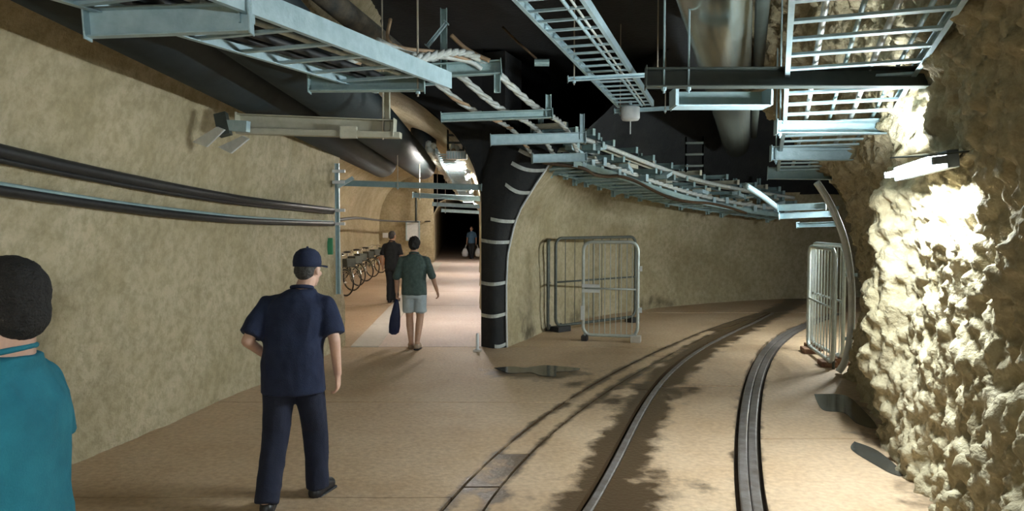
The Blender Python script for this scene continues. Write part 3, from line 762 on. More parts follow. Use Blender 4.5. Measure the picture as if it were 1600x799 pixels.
# ---- beams carrying the dark pipes
h1 = support('pipe_beam', 'cream steel beam from the tan wall carrying the black pipes, with welded lower flange', at(372, 190, 6.45), at(616, 200, 6.35), .13, .09, M_BEAMT, rods=(.93,), legs=((.95, .45),))
mb = MB(); mb.bar(at(372, 205, 6.45), at(626, 212, 6.35), .10, .05); mb.build('lower_flange', M_BEAMT, h1)
mb = MB(); mb.obox(at(545, 207, 6.35), V(.07, 0, 0), V(0, .03, 0), V(0, 0, .05)); mb.build('gusset', M_BEAMT, h1)
wb = thing('wall_bracket', 'pair of slanted white plates bracketing the cream beam to the tan wall', 'bracket', at(355, 205, 6.25))
for (a, b, c, d_) in (((300, 222), (338, 198), (350, 203), (322, 230)), ((340, 230), (378, 212), (388, 217), (360, 240))):
    q = [at(a[0], a[1], 6.4), at(b[0], b[1], 6.2), at(c[0], c[1], 6.15), at(d_[0], d_[1], 6.3)]
    mb = MB(); n_ = (q[1] - q[0]).cross(q[3] - q[0]).normalized() * .02; mb.loft([q, [v + n_ for v in q]]); mb.build('plate', M_WHITE, wb, bevel=.003)
mb = MB(); mb.bar(at(345, 178, 6.28), at(352, 212, 6.25), .10, .07, up=(0, 1, 0)); mb.build('post', M_BEAMD, wb)
mb = MB(); mb.bar(at(352, 196, 6.27), at(388, 198, 6.22), .06, .09); mb.build('clamp', M_GALV, wb)
support('pipe_beam', 'green-grey beam across the mouth of the left tunnel at the black pipe ends', at(528, 286, 10.95), at(752, 293, 10.85), .085, .08, M_GALVD, rods=(.42,), rod_to=3.4)
support('cross_channel', 'galvanised channel across the passage, first inside the left tunnel mouth', at(645, 305, 13.4), at(752, 311, 13.4), .09, .06, M_GALV, rods=(.1,), rod_to=3.3)
support('cross_channel', 'galvanised channel across the passage, second inside the left tunnel mouth', at(676, 319, 17.5), at(752, 323, 17.5), .09, .06, M_GALV, rods=(.1,), rod_to=3.3)
support('cross_channel', 'galvanised channel across the passage, third inside the left tunnel mouth', at(690, 329, 23), at(750, 332, 23), .10, .06, M_GALV, rods=(.1,), rod_to=3.3)
# left-tunnel ladder trays
lp = [V(-.95, 11.6, 2.98), V(-1.15, 16, 2.92), V(-1.6, 26, 2.86), V(-2.0, 34, 2.85)]
ladder('galvanised cable ladder along the left tunnel ceiling, above the passage channels', lp, .5, M_GALV, rail_h=.08, spacing=.35)
bundle('pale twisted cables lying on the ladder in the left tunnel', [p + V(.05, 0, .05) for p in lp], .04, .8, (None, None, M_TANC), 10)
bundle('pale twisted cables clipped beside the ladder in the left tunnel', [p + V(-.33, 0, .08) for p in lp], .05, .6, (M_BEAMT, None, M_SILV), 10)
t = thing('junction_box', 'pale ribbed box under the cables where the left tunnel begins', 'box', at(713, 243, 11.5))
mb = MB(); mb.obox(at(713, 243, 11.5), V(.15, 0, 0), V(0, .1, 0), V(0, 0, .06)); mb.build('body', M_WHITE, t, bevel=.006)
for k in range(7):
    mb = MB(); mb.obox(at(713, 243, 11.39) + V((k - 3) * .042, 0, 0), V(.008, 0, 0), V(0, .012, 0), V(0, 0, .052)); mb.build('rib', M_GALV, t)
ladder('short dark vertical ladder rising above the pale ribbed box', [at(712, 240, 11.9), at(712, 202, 11.9)], .28, M_BEAMD, rail_h=.04, spacing=.12, up=V(0, 1, 0))

# ---- right side: beam under the big pipe, U frame, trays
D0 = at(1010, 122, 4.95); D1 = at(1478, 121, 4.75)
support('pipe_beam', 'long dark steel beam passing below the large grey-olive pipe', D0, D1, .125, .10, M_BEAMD, rods=(.06, .145), rod_m=M_GALV)
E0 = at(1054, 153, 5.5); E1 = at(1200, 153, 5.5)
t = thing('u_frame', 'galvanised U-shaped hanger frame below the long dark beam', 'bracket', E0.lerp(E1, .5))
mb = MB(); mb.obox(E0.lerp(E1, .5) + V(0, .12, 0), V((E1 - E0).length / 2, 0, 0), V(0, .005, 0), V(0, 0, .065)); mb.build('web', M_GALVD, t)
mb = MB(); mb.obox(E0.lerp(E1, .5) + V(0, .03, -.065), V((E1 - E0).length / 2, 0, 0), V(0, .1, 0), V(0, 0, .005)); mb.build('flange', M_GALV, t)
for e, w in ((E0, .012), (E1, .008)):
    mb = MB(); mb.obox(e + V(0, .02, 0), V(w, 0, 0), V(0, .11, 0), V(0, 0, .065)); mb.build('end_plate', M_GALV, t)
fw = .80
f0 = at(1326, 132, 4.95); f1 = at(1304, 200, 6.1); f2 = at(1283, 241, 7.5); f3 = at(1268, 272, 9.0)
fz = V(0, 0, .06)
fp = [f0 + (f0 - f1).normalized() * 3.2 + V(0, 0, -.05), f0 + fz, f1 + fz, f2 + fz, f3 + fz]
ladder('broad galvanised cable ladder beside the coarse wall over the lit lamp', fp, fw, M_GALV, rail_h=.075, spacing=.30, rung_w=.045)
for i, (o_, r, m_) in enumerate(((-.28, .014, M_GALVD), (-.12, .02, M_SILV), (.04, .014, M_GALVD), (.22, .018, M_SILV))):
    pp = offpath(fp, o_, .02)
    cable('%s cable lengthwise on the broad ladder, counted towards the coarse wall' % ['last dull', 'second silver', 'third dull', 'first silver'][i], pp, r, m_, sm=4)
support('cross_channel', 'bright galvanised channel under the broad ladder, nearest the lit lamp', at(1213, 199, 6.1), at(1392, 200, 6.0), .10, .10, M_GALV, rods=(.03,), rod_m=M_GALV)
support('cross_channel', 'bright galvanised channel under the broad ladder, second past the long dark beam', at(1205, 240, 7.5), at(1348, 240, 7.35), .14, .10, M_GALV, rods=(.05, .95), rod_m=M_GALV)
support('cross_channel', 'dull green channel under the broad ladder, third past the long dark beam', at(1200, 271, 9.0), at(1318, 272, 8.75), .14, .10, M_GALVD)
support('cross_channel', 'galvanised channel fixed to the arched rib above the upright gates', at(1216, 325, 11.2), at(1290, 322, 10.9), .10, .08, M_GALV)
support('cross_channel', 'lower galvanised channel fixed to the arched rib above the upright gates', at(1218, 338, 11.6), at(1305, 334, 11.2), .09, .07, M_GALV)
support('cross_channel', 'short stepped channel just over the upright gates', at(1247, 352, 12.2), at(1312, 350, 11.6), .08, .07, M_GALV)
cable('bright flat conduit slanting down from the broad ladder to the bracket row', [at(1165, 290, 10.5), at(1190, 306, 11.3), at(1215, 325, 12.2)], .045, M_GALV, 'conduit', cat='conduit')
# far small black hanger frame under the ceiling
ladder('small dark hanging ladder frame below the ceiling, beyond the white detector', [at(1085, 268, 13), at(1085, 215, 13)], .33, M_BEAMD, rail_h=.03, spacing=.2, up=V(0, 1, 0))

# arched rib at the corner of the right wall
rz = [2.75, 2.5, 2.3, 2.1, 1.9, 1.6, 1.2, .8, .4, .15, 0]
rpix = [(1262, 268), (1276, 285), (1288, 303), (1300, 325), (1311, 350), (1322, 385), (1329, 430), (1331, 480), (1328, 530), (1320, 565), (1310, 592)]
rpts = [at(x, y, 9.0) for x, y in rpix]; rpts[-1].z = .02
t = thing('arched_rib', 'curved white conduit following the wall edge beside the upright gates', 'conduit', rpts[-1])
mb = MB(); mb.tube(smooth_path(rpts[1:], 5), .042, 10); mb.build('pipe', M_WHITE, t, smooth=True)
for k in (3, 6, 8):
    mb = MB(); mb.obox(rpts[k] + V(.02, .02, 0), V(.07, 0, 0), V(0, .012, 0), V(0, 0, .02)); mb.build('clip', M_GALV, t)

# ---- cables on the tan wall, ending at the bracket pole
def wallc(pix, o_=.07):
    out = []
    for x, y in pix:
        r = ray(x, y)
        lo, hi = 2.0, 11.2
        for _ in range(40):
            m_ = (lo + hi) / 2; p = r * (m_ / r[1]); z = p[2] + CAM_H
            if p[0] < float(left_x(m_, z)) + o_: hi = m_
            else: lo = m_
        p = r * (lo / r[1]); out.append(V(p[0], p[1], p[2] + CAM_H))
    return out
def ext(pts):
    return [pts[0] + (pts[0] - pts[1]).normalized() * k for k in (3.5, 1.6)] + pts
cable('thick black cable on the tan wall, upper of the pair', ext(wallc([(0, 236), (100, 259), (200, 280), (300, 299), (400, 315), (520, 329)])), .042, M_CABLE, n=10)
cable('thin black cable clipped under the upper thick cable on the tan wall', ext(wallc([(0, 250), (100, 271), (200, 290), (300, 307), (400, 321), (520, 333)])), .02, M_CABLE)
cable('thick black cable on the tan wall, lower of the pair', ext(wallc([(0, 297), (100, 312), (200, 326), (300, 338), (400, 346), (520, 350)])), .036, M_CABLE, n=10)
cable('thin grey cable clipped over the lower thick cable on the tan wall', ext(wallc([(0, 288), (100, 304), (200, 319), (300, 331), (400, 341), (520, 347)])), .016, M_GALVD)
cable('thin black cable crossing the bicycle bay from the bracket pole', [at(525, 345, 11.2), at(560, 341, 18), at(600, 345, 27), at(650, 347, 34.5), at(672, 346, 34.7)], .03, M_CABLE)
bpz = at(528, 400, 10.7)
t = thing('bracket_pole', 'galvanised strut pole with cable clamps at the corner of the tan wall', 'pole', (bpz.x, bpz.y, .85))
mb = MB(); channel(mb, (bpz.x, bpz.y, .82), (bpz.x, bpz.y, 2.72), .06, .05, ends=False); mb.build('strut', M_GALV, t)
for yy in (268, 329, 350, 285):
    p = at(528, yy, 10.62); mb = MB(); mb.obox(p + V(.02, -.03, 0), V(.09, 0, 0), V(0, .03, 0), V(0, 0, .022)); mb.build('clamp', M_WHITE, t, bevel=.004)
mb = MB(); mb.bar(at(528, 292, 10.6), at(552, 278, 10.6), .05, .05); mb.build('stay', M_GALV, t)
p = at(516, 385, 10.62); mb = MB(); mb.obox(p, V(.035, 0, 0), V(0, .03, 0), V(0, 0, .12)); mb.build('green_plate', M_GREEN, t, bevel=.003)

# ================================================================== black membrane on the nose
lv = [(545, 752, 791), (492, 752, 790), (443, 752, 790), (400, 752, 792), (380, 752, 796), (350, 752, 803), (325, 752, 813), (303, 752, 827), (285, 753, 838), (268, 756, 850), (255, 762, 858), (235, 768, 872), (215, 770, 885)]
NY = 10.93
def memb_pt(k, t, off=0.0):
    y, xl, xr = lv[k]
    a = at(xl, y, NY + .12); b = at(xr, y, NY)
    p = a.lerp(b, t); p.y -= (.16 + off) * math.sin(math.pi * min(1, max(0, t * .93 + .07))) + off
    return p
def memb_y(y, t, off=0.0):
    ys = [q_[0] for q_ in lv]
    for k in range(len(lv) - 1):
        if ys[k] >= y >= ys[k + 1]:
            w = (ys[k] - y) / (ys[k] - ys[k + 1]); return memb_pt(k, t, off).lerp(memb_pt(k + 1, t, off), w)
    return memb_pt(len(lv) - 1, t, off)
t = thing('membrane_curtain', 'black waterproof membrane wrapped round the wall nose, with white strips across', 'membrane', V(memb_pt(0, .5).x, NY, 0))
Q = np.array([[tuple(memb_y(y, u)) for u in np.linspace(0, 1, 16)] for y in np.linspace(545, 215, 60)])
Q[0, :, 2] = 0.0
Q[..., 1] += fbm(Q.reshape(-1, 3), 3.5, 3).reshape(Q.shape[:2]) * .03
Q = np.concatenate([Q[:, :1] + np.array([0, .35, 0]), Q, Q[:, -1:] + np.array([0.02, .12, 0])], 1)
Q -= np.array(t.location)
grid_mesh('sheet', Q, M_MEMB, flip=True, parent=t)
for y, u0, dy in ((540, .55, -1), (493, .0, -1), (444, .0, 0), (381, .0, 3), (349, .28, 4), (304, .45, 12), (269, .40, 10), (249, .42, 10)):
    rings = []
    for u in np.linspace(u0, 1, 14):
        k = (u - u0) / (1 - u0)
        yy = y - dy * (1 - k) + (5 if y < 330 else 1.5) * math.sin(math.pi * k)
        p = memb_y(yy, u, .018); q2 = memb_y(yy - 5.2, u, .018)
        b_ = V(0, .02, 0)
        rings.append([p, q2, q2 + b_, p + b_])
    mb = MB(); mb.loft(rings); mb.build('strip', M_SILV, t)
mb = MB(); mb.tube([memb_y(y, 1.0, .012) + V(.012, 0, 0) for y in np.linspace(543, 258, 30)], .014, 8); mb.build('edge_bead', M_WHITE, t, smooth=True)
t = thing('marker_post', 'small white marker post standing at the foot of the black membrane', 'post', gnd(746, 549))
p = gnd(746, 549); mb = MB(); mb.loft([[p + V(r * math.cos(q), r * math.sin(q), z) for q in np.linspace(0, 2 * math.pi, 10, endpoint=False)] for r, z in ((.035, 0), (.035, .03), (.022, .04), (.022, .24), (.015, .26))]); mb.build('post', M_WHITE, t, smooth=True)
mb = MB(); mb.box((p.x, p.y, .012), (.12, .12, .024)); mb.build('base', M_CONC, t)

# ================================================================== GATE BARRIERS
def rrect(w, h, r, n=5):
    pts = []
    for cx, cz, a0 in ((w / 2 - r, h - r, 0), (-w / 2 + r, h - r, 90), (-w / 2 + r, r, 180), (w / 2 - r, r, 270)):
        for k in range(n + 1):
            a = R(a0 + 90 * k / n); pts.append(V(cx + r * math.cos(a), 0, cz + r * math.sin(a)))
    return pts
def barrier(label, A, B, h, m, nb, z0=.06, lean=0, plates=(), foot=None, mid=.5, hook=True):
    A, B = Vector(A), Vector(B); A.z = B.z = 0
    d = B - A; w = d.length
    t = thing('gate_barrier', label, 'barrier', (A + B) / 2, math.atan2(d.y, d.x)); t.rotation_euler.x = 0
    sh = Matrix.Rotation(lean, 4, 'X')
    def bl(mb, name, m_, **k):
        mb.v = [tuple((sh @ Vector(v)) + V(0, 0, z0)) for v in mb.v]; return mb.build(name, m_, t, local=True, **k)
    mb = MB(); mb.tube(rrect(w, h, .13), .026, 8, closed=True); bl(mb, 'frame', m, smooth=True)
    mb = MB(); mb.tube([V(-w / 2, 0, h * mid), V(w / 2, 0, h * mid)], .016, 8); bl(mb, 'middle_rail', m, smooth=True)
    for k in range(nb):
        x = -w / 2 + w * (k + 1) / (nb + 1); mb = MB(); mb.tube([V(x, 0, .01), V(x, 0, h - .01)], .0065, 6); bl(mb, 'bar', m)
    if hook:
        for z in (h * .28, h * .72):
            mb = MB(); mb.obox(V(w / 2 + .035, 0, z), V(.03, 0, 0), V(0, .018, 0), V(0, 0, .04)); bl(mb, 'hinge', M_WHITE)
    for x, z, a, b in plates:
        mb = MB(); mb.obox(V(x, -.03, z), V(a, 0, 0), V(0, .008, 0), V(0, 0, b)); bl(mb, 'plate', M_WHITE)
    for x, m_, sz in (foot or ()):
        mb = MB(); mb.box((x, 0, sz[2] / 2), sz); mb.build('foot', m_, t, local=True, bevel=.01)
        mb = MB(); mb.tube([V(x, 0, sz[2] * .5), V(x, 0, z0 + .04)], .018, 8); mb.build('foot_post', m, t, local=True)
    return t
barrier('weathered dark gate barrier standing against the curved wall, behind the bright one', gnd(868, 519), gnd(992, 503), 1.50, M_GALVX, 8, z0=.10, foot=((-.9, M_RUB, (.3, .2, .09)), (.95, M_RUB, (.2, .2, .09))))
barrier('bright galvanised gate barrier with white clip, in front of the dark one', gnd(911, 532), gnd(996, 535), 1.47, M_GALVB, 9, z0=.09, plates=((-.30, .78, .14, .025), (-.30, .70, .14, .025), (-.43, .35, .03, .11)), foot=((.40, M_CONC, (.16, .2, .10)), (-.40, M_RUB, (.1, .16, .08))))
barrier('narrow old gate leaf seen edge-on beside the weathered dark barrier', gnd(856, 521), gnd(860, 512), 1.50, M_GALVX, 2, z0=.06, hook=False, foot=((0, M_RUB, (.2, .2, .06)),))
barrier('bright upright gate barrier by the arched conduit, nearer the coarse wall', gnd(1316, 572), gnd(1268, 545), 1.46, M_GALVB, 9, z0=.10, foot=((.55, M_RUST, (.25, .22, .09)), (-.5, M_RUST, (.25, .22, .09))))
barrier('darker upright gate barrier standing beside the bright one, nearer the rails', gnd(1301, 578), gnd(1262, 548), 1.44, M_GALVB, 8, z0=.08, mid=.48, foot=((.55, M_RUST, (.3, .22, .07)), (-.45, M_RUST, (.25, .2, .07))))
mb = MB(); p = gnd(1302, 577); mb.tube([p, p + V(.01, 0, 1.42)], .02, 8); tag(mb.build('gate_post', M_BEAMD, None, smooth=True), 'thin black post standing between the two upright gates', 'post')

# ================================================================== BICYCLES
def bicycle():
    t = thing('bicycle', 'x', 'bicycle')
    for x in (-.52, .52):
        mb = MB(); c = V(x, 0, .34)
        mb.tube([c + V(.33 * math.cos(q), 0, .33 * math.sin(q)) for q in np.linspace(0, 2 * math.pi, 28, endpoint=False)], .018, 6, closed=True)
        w = mb.build('wheel', M_RUB, t, local=True, smooth=True)
        mb = MB(); mb.tube([c + V(.307 * math.cos(q), 0, .307 * math.sin(q)) for q in np.linspace(0, 2 * math.pi, 28, endpoint=False)], .011, 5, closed=True); mb.build('rim', M_CHR, w, local=True)
        mb = MB(); mb.tube([c + V(0, -.045, 0), c + V(0, .045, 0)], .022, 8); mb.build('hub', M_CHR, w, local=True)
        for k in range(12):
            q = 2 * math.pi * k / 12; mb = MB(); mb.tube([c + V(0, .02 * (-1) ** k, 0), c + V(.305 * math.cos(q), 0, .305 * math.sin(q))], .0018, 4); mb.build('spoke', M_CHR, w, local=True)
        mb = MB(); rings = []
        for q in np.linspace(R(15 if x > 0 else 20), R(165 if x > 0 else 190), 16):
            rr = [(.365, -.035), (.378, 0), (.365, .035), (.360, .03), (.371, 0), (.360, -.03)]
            rings.append([c + V(r * math.cos(q), y, r * math.sin(q)) for r, y in rr])
        mb.loft(rings); mb.build('mudguard', M_CHR, t, local=True, smooth=True)
    bb = V(-.06, 0, .30); seat = V(-.20, 0, .78); head = V(.36, 0, .82); hl = V(.40, 0, .68); rear = V(-.52, 0, .34); fr_ = V(.52, 0, .34)
    mb = MB()
    for a, b, r in ((bb, seat, .016), (seat + V(.03, 0, -.08), head, .016), (bb, hl, .018), (head + V(-.01, 0, .06), hl, .02)): mb.tube([a, b], r, 8)
    for s in (-1, 1): mb.tube([bb, rear + V(0, .05 * s, 0)], .010, 6); mb.tube([seat, rear + V(0, .05 * s, 0)], .009, 6)
    mb.build('frame', M_BLK, t, local=True, smooth=True)
    mb = MB()
    for s in (-1, 1): mb.tube([hl, hl + V(.02, .05 * s, -.03), fr_ + V(0, .05 * s, 0)], .011, 6)
    mb.build('fork', M_CHR, t, local=True, smooth=True)
    mb = MB(); mb.tube([head, head + V(-.03, 0, .2)], .012, 6); mb.tube(smooth_path([V(.18, -.28, 1.0), V(.30, -.24, 1.04), V(.34, 0, 1.03), V(.30, .24, 1.04), V(.18, .28, 1.0)], 5), .011, 6); mb.build('handlebar', M_CHR, t, local=True, smooth=True)
    mb = MB(); mb.tube([seat, seat + V(-.04, 0, .12)], .013, 6); mb.build('seat_post', M_CHR, t, local=True)
    mb = MB(); mb.loft([[V(-.24 + x, w * math.cos(q), .92 + h * math.sin(q)) for q in np.linspace(0, 2 * math.pi, 10, endpoint=False)] for x, w, h in ((-.14, .05, .02), (-.1, .085, .035), (0, .08, .035), (.08, .03, .025), (.15, .018, .015))]); mb.build('saddle', M_RUB, t, local=True, smooth=True)
    mb = MB(); mb.tube([bb + V(0, -.02, 0), bb + V(0, .0, 0)], .09, 14); mb.bar(bb + V(0, -.05, 0), bb + V(.08, -.06, -.14), .02, .02); mb.bar(bb + V(0, .05, 0), bb + V(-.08, .06, .14), .02, .02); mb.build('crank', M_CHR, t, local=True)
    mb = MB(); mb.box((.66, 0, .86), (.24, .3, .2)); mb.v = [(v[0], v[1] * (1 if v[2] > .85 else .8), v[2]) for v in mb.v]; mb.build('basket', M_GALVX, t, local=True)
    return t
b0_ = bicycle()
spots = [(-4.66, 19.0, -38), (-4.84, 20.5, -32), (-5.0, 22.1, -36), (-5.15, 23.8, -30), (-5.25, 25.7, -35), (-5.35, 27.8, -33)]
bl_ = ['bicycle parked in the bay row, closest to the tan wall corner', 'bicycle in the bay row, second from the tan wall corner', 'bicycle in the bay row, third from the tan wall corner', 'bicycle in the bay row, fourth from the tan wall corner', 'bicycle in the bay row, fifth from the tan wall corner', 'bicycle at the far end of the bay row']
bpy.context.view_layer.update()
for i, (x, y, a) in enumerate(spots):
    o = b0_ if i == 0 else copy_tree(b0_)
    o.location = (x, y, 0); o.rotation_euler = (0, 0, R(a)); o['label'] = bl_[i]; o['group'] = 'bicycles parked in the bay'
# ---- small things at the bay's end
t = thing('notice_board', 'blank white board on the end wall of the bicycle bay', 'board', at(645, 361, 34.85))
mb = MB(); mb.obox(at(645, 361, 34.85), V(.29, 0, 0), V(0, .03, 0), V(0, 0, .43)); mb.build('panel', M_WHITE, t, bevel=.01)
mb = MB(); p = at(645, 361, 34.83)
for a, b in ((V(-.31, 0, -.45), V(.31, 0, -.45)), (V(-.31, 0, .45), V(.31, 0, .45)), (V(-.31, 0, -.45), V(-.31, 0, .45)), (V(.31, 0, -.45), V(.31, 0, .45))): mb.bar(p + a, p + b, .05, .05, up=(0, 1, 0))
mb.build('frame', M_GALV, t)
p = gnd(596, 414); mb = MB(); mb.loft([[p + V(r * math.cos(q), r * math.sin(q), z) for q in np.linspace(0, 2 * math.pi, 12, endpoint=False)] for r, z in ((.2, 0), (.22, .05), (.25, .42), (.27, .44), (.23, .44), (.2, .1))]); tag(mb.build('bucket', M_ORNG, None, smooth=True), 'orange bucket on the floor at the end of the bicycle bay', 'bucket')
mb = MB(); p = at(602, 368, 34.9); mb.obox(p, V(.12, 0, 0), V(0, .06, 0), V(0, 0, .12)); tag(mb.build('switch_box', M_WHITE, None, bevel=.01), 'small white switch box on the end wall of the bay', 'box')
cable('dark conduit dropping down the end wall of the bay beside the board', [at(650, 300, 34.8), at(650, 346, 34.8)], .05, M_BEAMD, 'conduit', cat='conduit', sm=1)

# ================================================================== PEOPLE
def remeshed(mb, name, vox, m, parent, wr=0.0, ws=9.0, smooth=4, seed=0):
    """union of closed shapes -> one continuous surface"""
    me = mb.mesh(name); o = bpy.data.objects.new(name, me); C.objects.link(o)
    r = o.modifiers.new('r', 'REMESH'); r.mode = 'VOXEL'; r.voxel_size = vox; r.adaptivity = 0
    s = o.modifiers.new('s', 'SMOOTH'); s.iterations = smooth; s.factor = .5
    dg = bpy.context.evaluated_depsgraph_get(); ev = o.evaluated_get(dg)
    new = bpy.data.meshes.new_from_object(ev); new.name = name
    bpy.data.objects.remove(o); bpy.data.meshes.remove(me)
    if wr:
        n = len(new.vertices); co = np.zeros(n * 3); new.vertices.foreach_get('co', co); co = co.reshape(-1, 3)
        no = np.zeros(n * 3); new.vertices.foreach_get('normal', no); no = no.reshape(-1, 3)
        w = np.abs(fbm(co * np.array([1, 1, .55]) + seed, ws, 3)) ** .8
        co = co + no * ((.25 - w) * wr)[:, None]
        new.vertices.foreach_set('co', co.reshape(-1)); new.update()
    new.materials.clear(); new.materials.append(m)
    return link(name, new, None, parent, True)
def limb(mb, pts, rad, n=14):
    pts = [Vector(p) for p in pts]
    for i in range(len(pts) - 1):
        a, b = pts[i], pts[i + 1]
        k = 5; q = [a.lerp(b, j / k) for j in range(k + 1)]
        mb.tube(q, [rad[i] + (rad[i + 1] - rad[i]) * j / k for j in range(k + 1)], n)
    for p, r in zip(pts, rad): mb.ball(p, r, 12, 8)
def oval(z, rx, ry, cx=0, cy=0, n=24, p=2.4):
    out = []
    for k in range(n):
        q = 2 * math.pi * k / n; c, s = math.cos(q), math.sin(q)
        out.append(V(cx + rx * math.copysign(abs(c) ** (2 / p), c), cy + ry * math.copysign(abs(s) ** (2 / p), s), z))
    return out
def hand(mb, w, d, pn, th, curl=.5, S=1.0):
    """w wrist, d direction to the fingers, pn palm normal (fingers curl towards it), th thumb side"""
    d = Vector(d).normalized(); pn = Vector(pn); pn = (pn - d * pn.dot(d)).normalized(); th = Vector(th); th = (th - d * th.dot(d) - pn * th.dot(pn)).normalized()
    w = Vector(w); rings = []
    for s, hw_, ht in ((-.01, .026, .021), (.02, .032, .018), (.055, .040, .016), (.085, .041, .014), (.097, .036, .011)):
        c = w + d * s * S
        rings.append([c + (th * math.cos(q) * hw_ + pn * math.sin(q) * ht) * S for q in np.linspace(0, 2 * math.pi, 14, endpoint=False)])
    if (rings[1][0] - rings[0][0]).dot(d) > 0: pass
    mb.loft(rings)
    for k, (o_, L) in enumerate(((.031, .068), (.0105, .078), (-.0105, .072), (-.031, .056))):
        p = w + (d * .088 + th * o_) * S; a = curl * (.55 + .12 * k); pts = [p]; ang = 0
        for seg in (.45, .32, .23):
            ang += a * (1.0 if seg > .4 else 1.2)
            p = p + (d * math.cos(ang) + pn * math.sin(ang)) * L * seg * S; pts.append(p)
        limb(mb, pts, [.0092 * S, .0086 * S, .0078 * S, .0068 * S], 8)
    p = w + (d * .022 + th * .030) * S
    limb(mb, [p, p + (d * .034 + th * .024 + pn * .012) * S, p + (d * .062 + th * .026 + pn * .024) * S], [.0125 * S, .0105 * S, .0085 * S], 8)
def person(label, loc, rz, J, H, look, vox=.009, cvox=.012, group=None):
    """J: joint positions in metres for a 1.70 m figure facing +Y; look: clothing options"""
    S = H / 1.70
    t = thing('person', label, 'person', loc, rz)
    g = lambda k: Vector(J[k]) * S
    st = look.get('stout', 1.0)
    hips, chest, neck, head = g('hips'), g('chest'), g('neck'), g('head')
    # ---- body: one continuous surface
    mb = MB()
    tor = [(hips + V(0, 0, -.10) * S, .13, .10), (hips, .165, .115), (hips.lerp(chest, .35), .145, .105), (hips.lerp(chest, .7), .16, .11), (chest, .175, .115), (chest + V(0, 0, .08) * S, .125, .085), (neck + V(0, -.005, -.03) * S, .075, .07)]
    mb.loft([oval(c.z, rx * S * st, ry * S * st, c.x, c.y) for c, rx, ry in tor])
    limb(mb, [neck + V(0, -.01, -.05) * S, head + V(0, -.01, -.06) * S], [.062 * S, .056 * S])
    rot = Matrix.Rotation(R(look.get('yaw', 0)), 3, 'Z') @ Matrix.Rotation(R(look.get('nod', 0)), 3, 'X')
    def hp(x, y, z): return head + rot @ (V(x, y, z) * S)
    mb.ball(head + V(0, 0, .025) * S, V(.076, .094, .098) * S, 20, 14, rot)          # skull
    mb.ball(hp(0, .03, -.05), V(.056, .066, .075) * S, 16, 10, rot)                     # face and jaw
    mb.ball(hp(0, .072, -.098), V(.026, .022, .022) * S, 10, 8, rot)                   # chin
    limb(mb, [hp(0, .093, .01), hp(0, .112, -.03)], [.010 * S, .015 * S], 8)           # nose
    limb(mb, [hp(-.024, .086, -.066), hp(0, .094, -.066), hp(.024, .086, -.066)], [.008 * S, .010 * S, .008 * S], 8)   # lips
    for s in (-1, 1):
        mb.ball(hp(.078 * s, -.008, -.008), V(.012, .020, .034) * S, 10, 8, rot)       # ears
        mb.ball(hp(.031 * s, .076, .018), V(.019, .014, .011) * S, 10, 8, rot)         # brow and lid
        mb.ball(hp(.040 * s, .070, -.03), V(.022, .018, .02) * S, 10, 8, rot)          # cheek
    for s in ('l', 'r'):
        limb(mb, [g('sh_' + s), g('el_' + s), g('wr_' + s)], [.040 * S, .039 * S, .027 * S])
        hd = look['hand_' + s]; hand(mb, g('wr_' + s), hd[0], hd[1], hd[2], hd[3], S)
        kn, an = g('kn_' + s), g('an_' + s); hj = g('hip_' + s)
        limb(mb, [hj, kn], [.085 * S, .056 * S]); 
        calf = kn.lerp(an, .3) + V(0, -.018, 0) * S
        limb(mb, [kn, calf, an], [.054 * S, .056 * S, .036 * S])
        ft = g('toe_' + s); limb(mb, [an + V(0, -.025, -.02) * S, an.lerp(ft, .55) + V(0, 0, -.005) * S, ft], [.036 * S, .036 * S, .026 * S])
    remeshed(mb, 'body', vox, look['skin'], t, smooth=3)
    # eyes
    for s in (-1, 1):
        mb = MB(); mb.ball(hp(.031 * s, .083, .006), .0115 * S, 12, 8); e = mb.build('eye', M_WHITE, t, True, True)
        mb = MB(); mb.ball(hp(.031 * s, .0905, .006), .0055 * S, 10, 6); mb.build('iris', M_HAIR, e, True, True)
    # ---- shirt
    mb = MB(); e = .016 * S; hem = look.get('hem', -.10)
    b = look.get('belly', 0)
    low = hips + V(0, 0, hem) * S
    tor = [(low, .185, .142), (hips.lerp(chest, .12), .182, .142), (hips.lerp(chest, .4), .172, .134 + b), (hips.lerp(chest, .7), .184, .134 + b * .5), (chest, .190, .134), (chest + V(0, 0, .07) * S, .172, .115), (chest + V(0, 0, .125) * S, .125, .092), (neck + V(0, -.01, -.015) * S, .078, .078)]
    mb.loft([oval(c.z, rx * S * st, ry * S * st, c.x, c.y) for c, rx, ry in tor])
    for s in ('l', 'r'):
        sh, el, wr = g('sh_' + s), g('el_' + s), g('wr_' + s); f = look.get('sleeve', .8); sr = look.get('sleeve_r', 1)
        if f <= 1:
            q = sh.lerp(el, f); limb(mb, [sh + V(0, 0, -.022) * S, sh.lerp(el, f * .6)], [.062 * S * st, .068 * S * sr]); 
            u = (el - sh).normalized(); mb.tube([sh.lerp(el, f * .6), q], [.068 * S * sr, .070 * S * sr], 16)
        else:
            q = el.lerp(wr, f - 1); limb(mb, [sh + V(0, 0, -.022) * S, el], [.062 * S * st, .058 * S * sr]); mb.tube([el, q], [.060 * S * sr, .054 * S * sr], 16)
        sx = -1 if s == 'l' else 1
        limb(mb, [chest + V(sx * .02, 0, .06) * S, sh + V(0, 0, -.035) * S], [.085 * S, .066 * S * st])
        limb(mb, [neck + V(sx * .045, -.012, -.075) * S, sh + V(0, 0, -.022) * S], [.050 * S, .060 * S * st])
    sh_ = remeshed(mb, 'shirt', cvox, look['shirt'], t, .020 * S, 6.5, 5, loc[0])
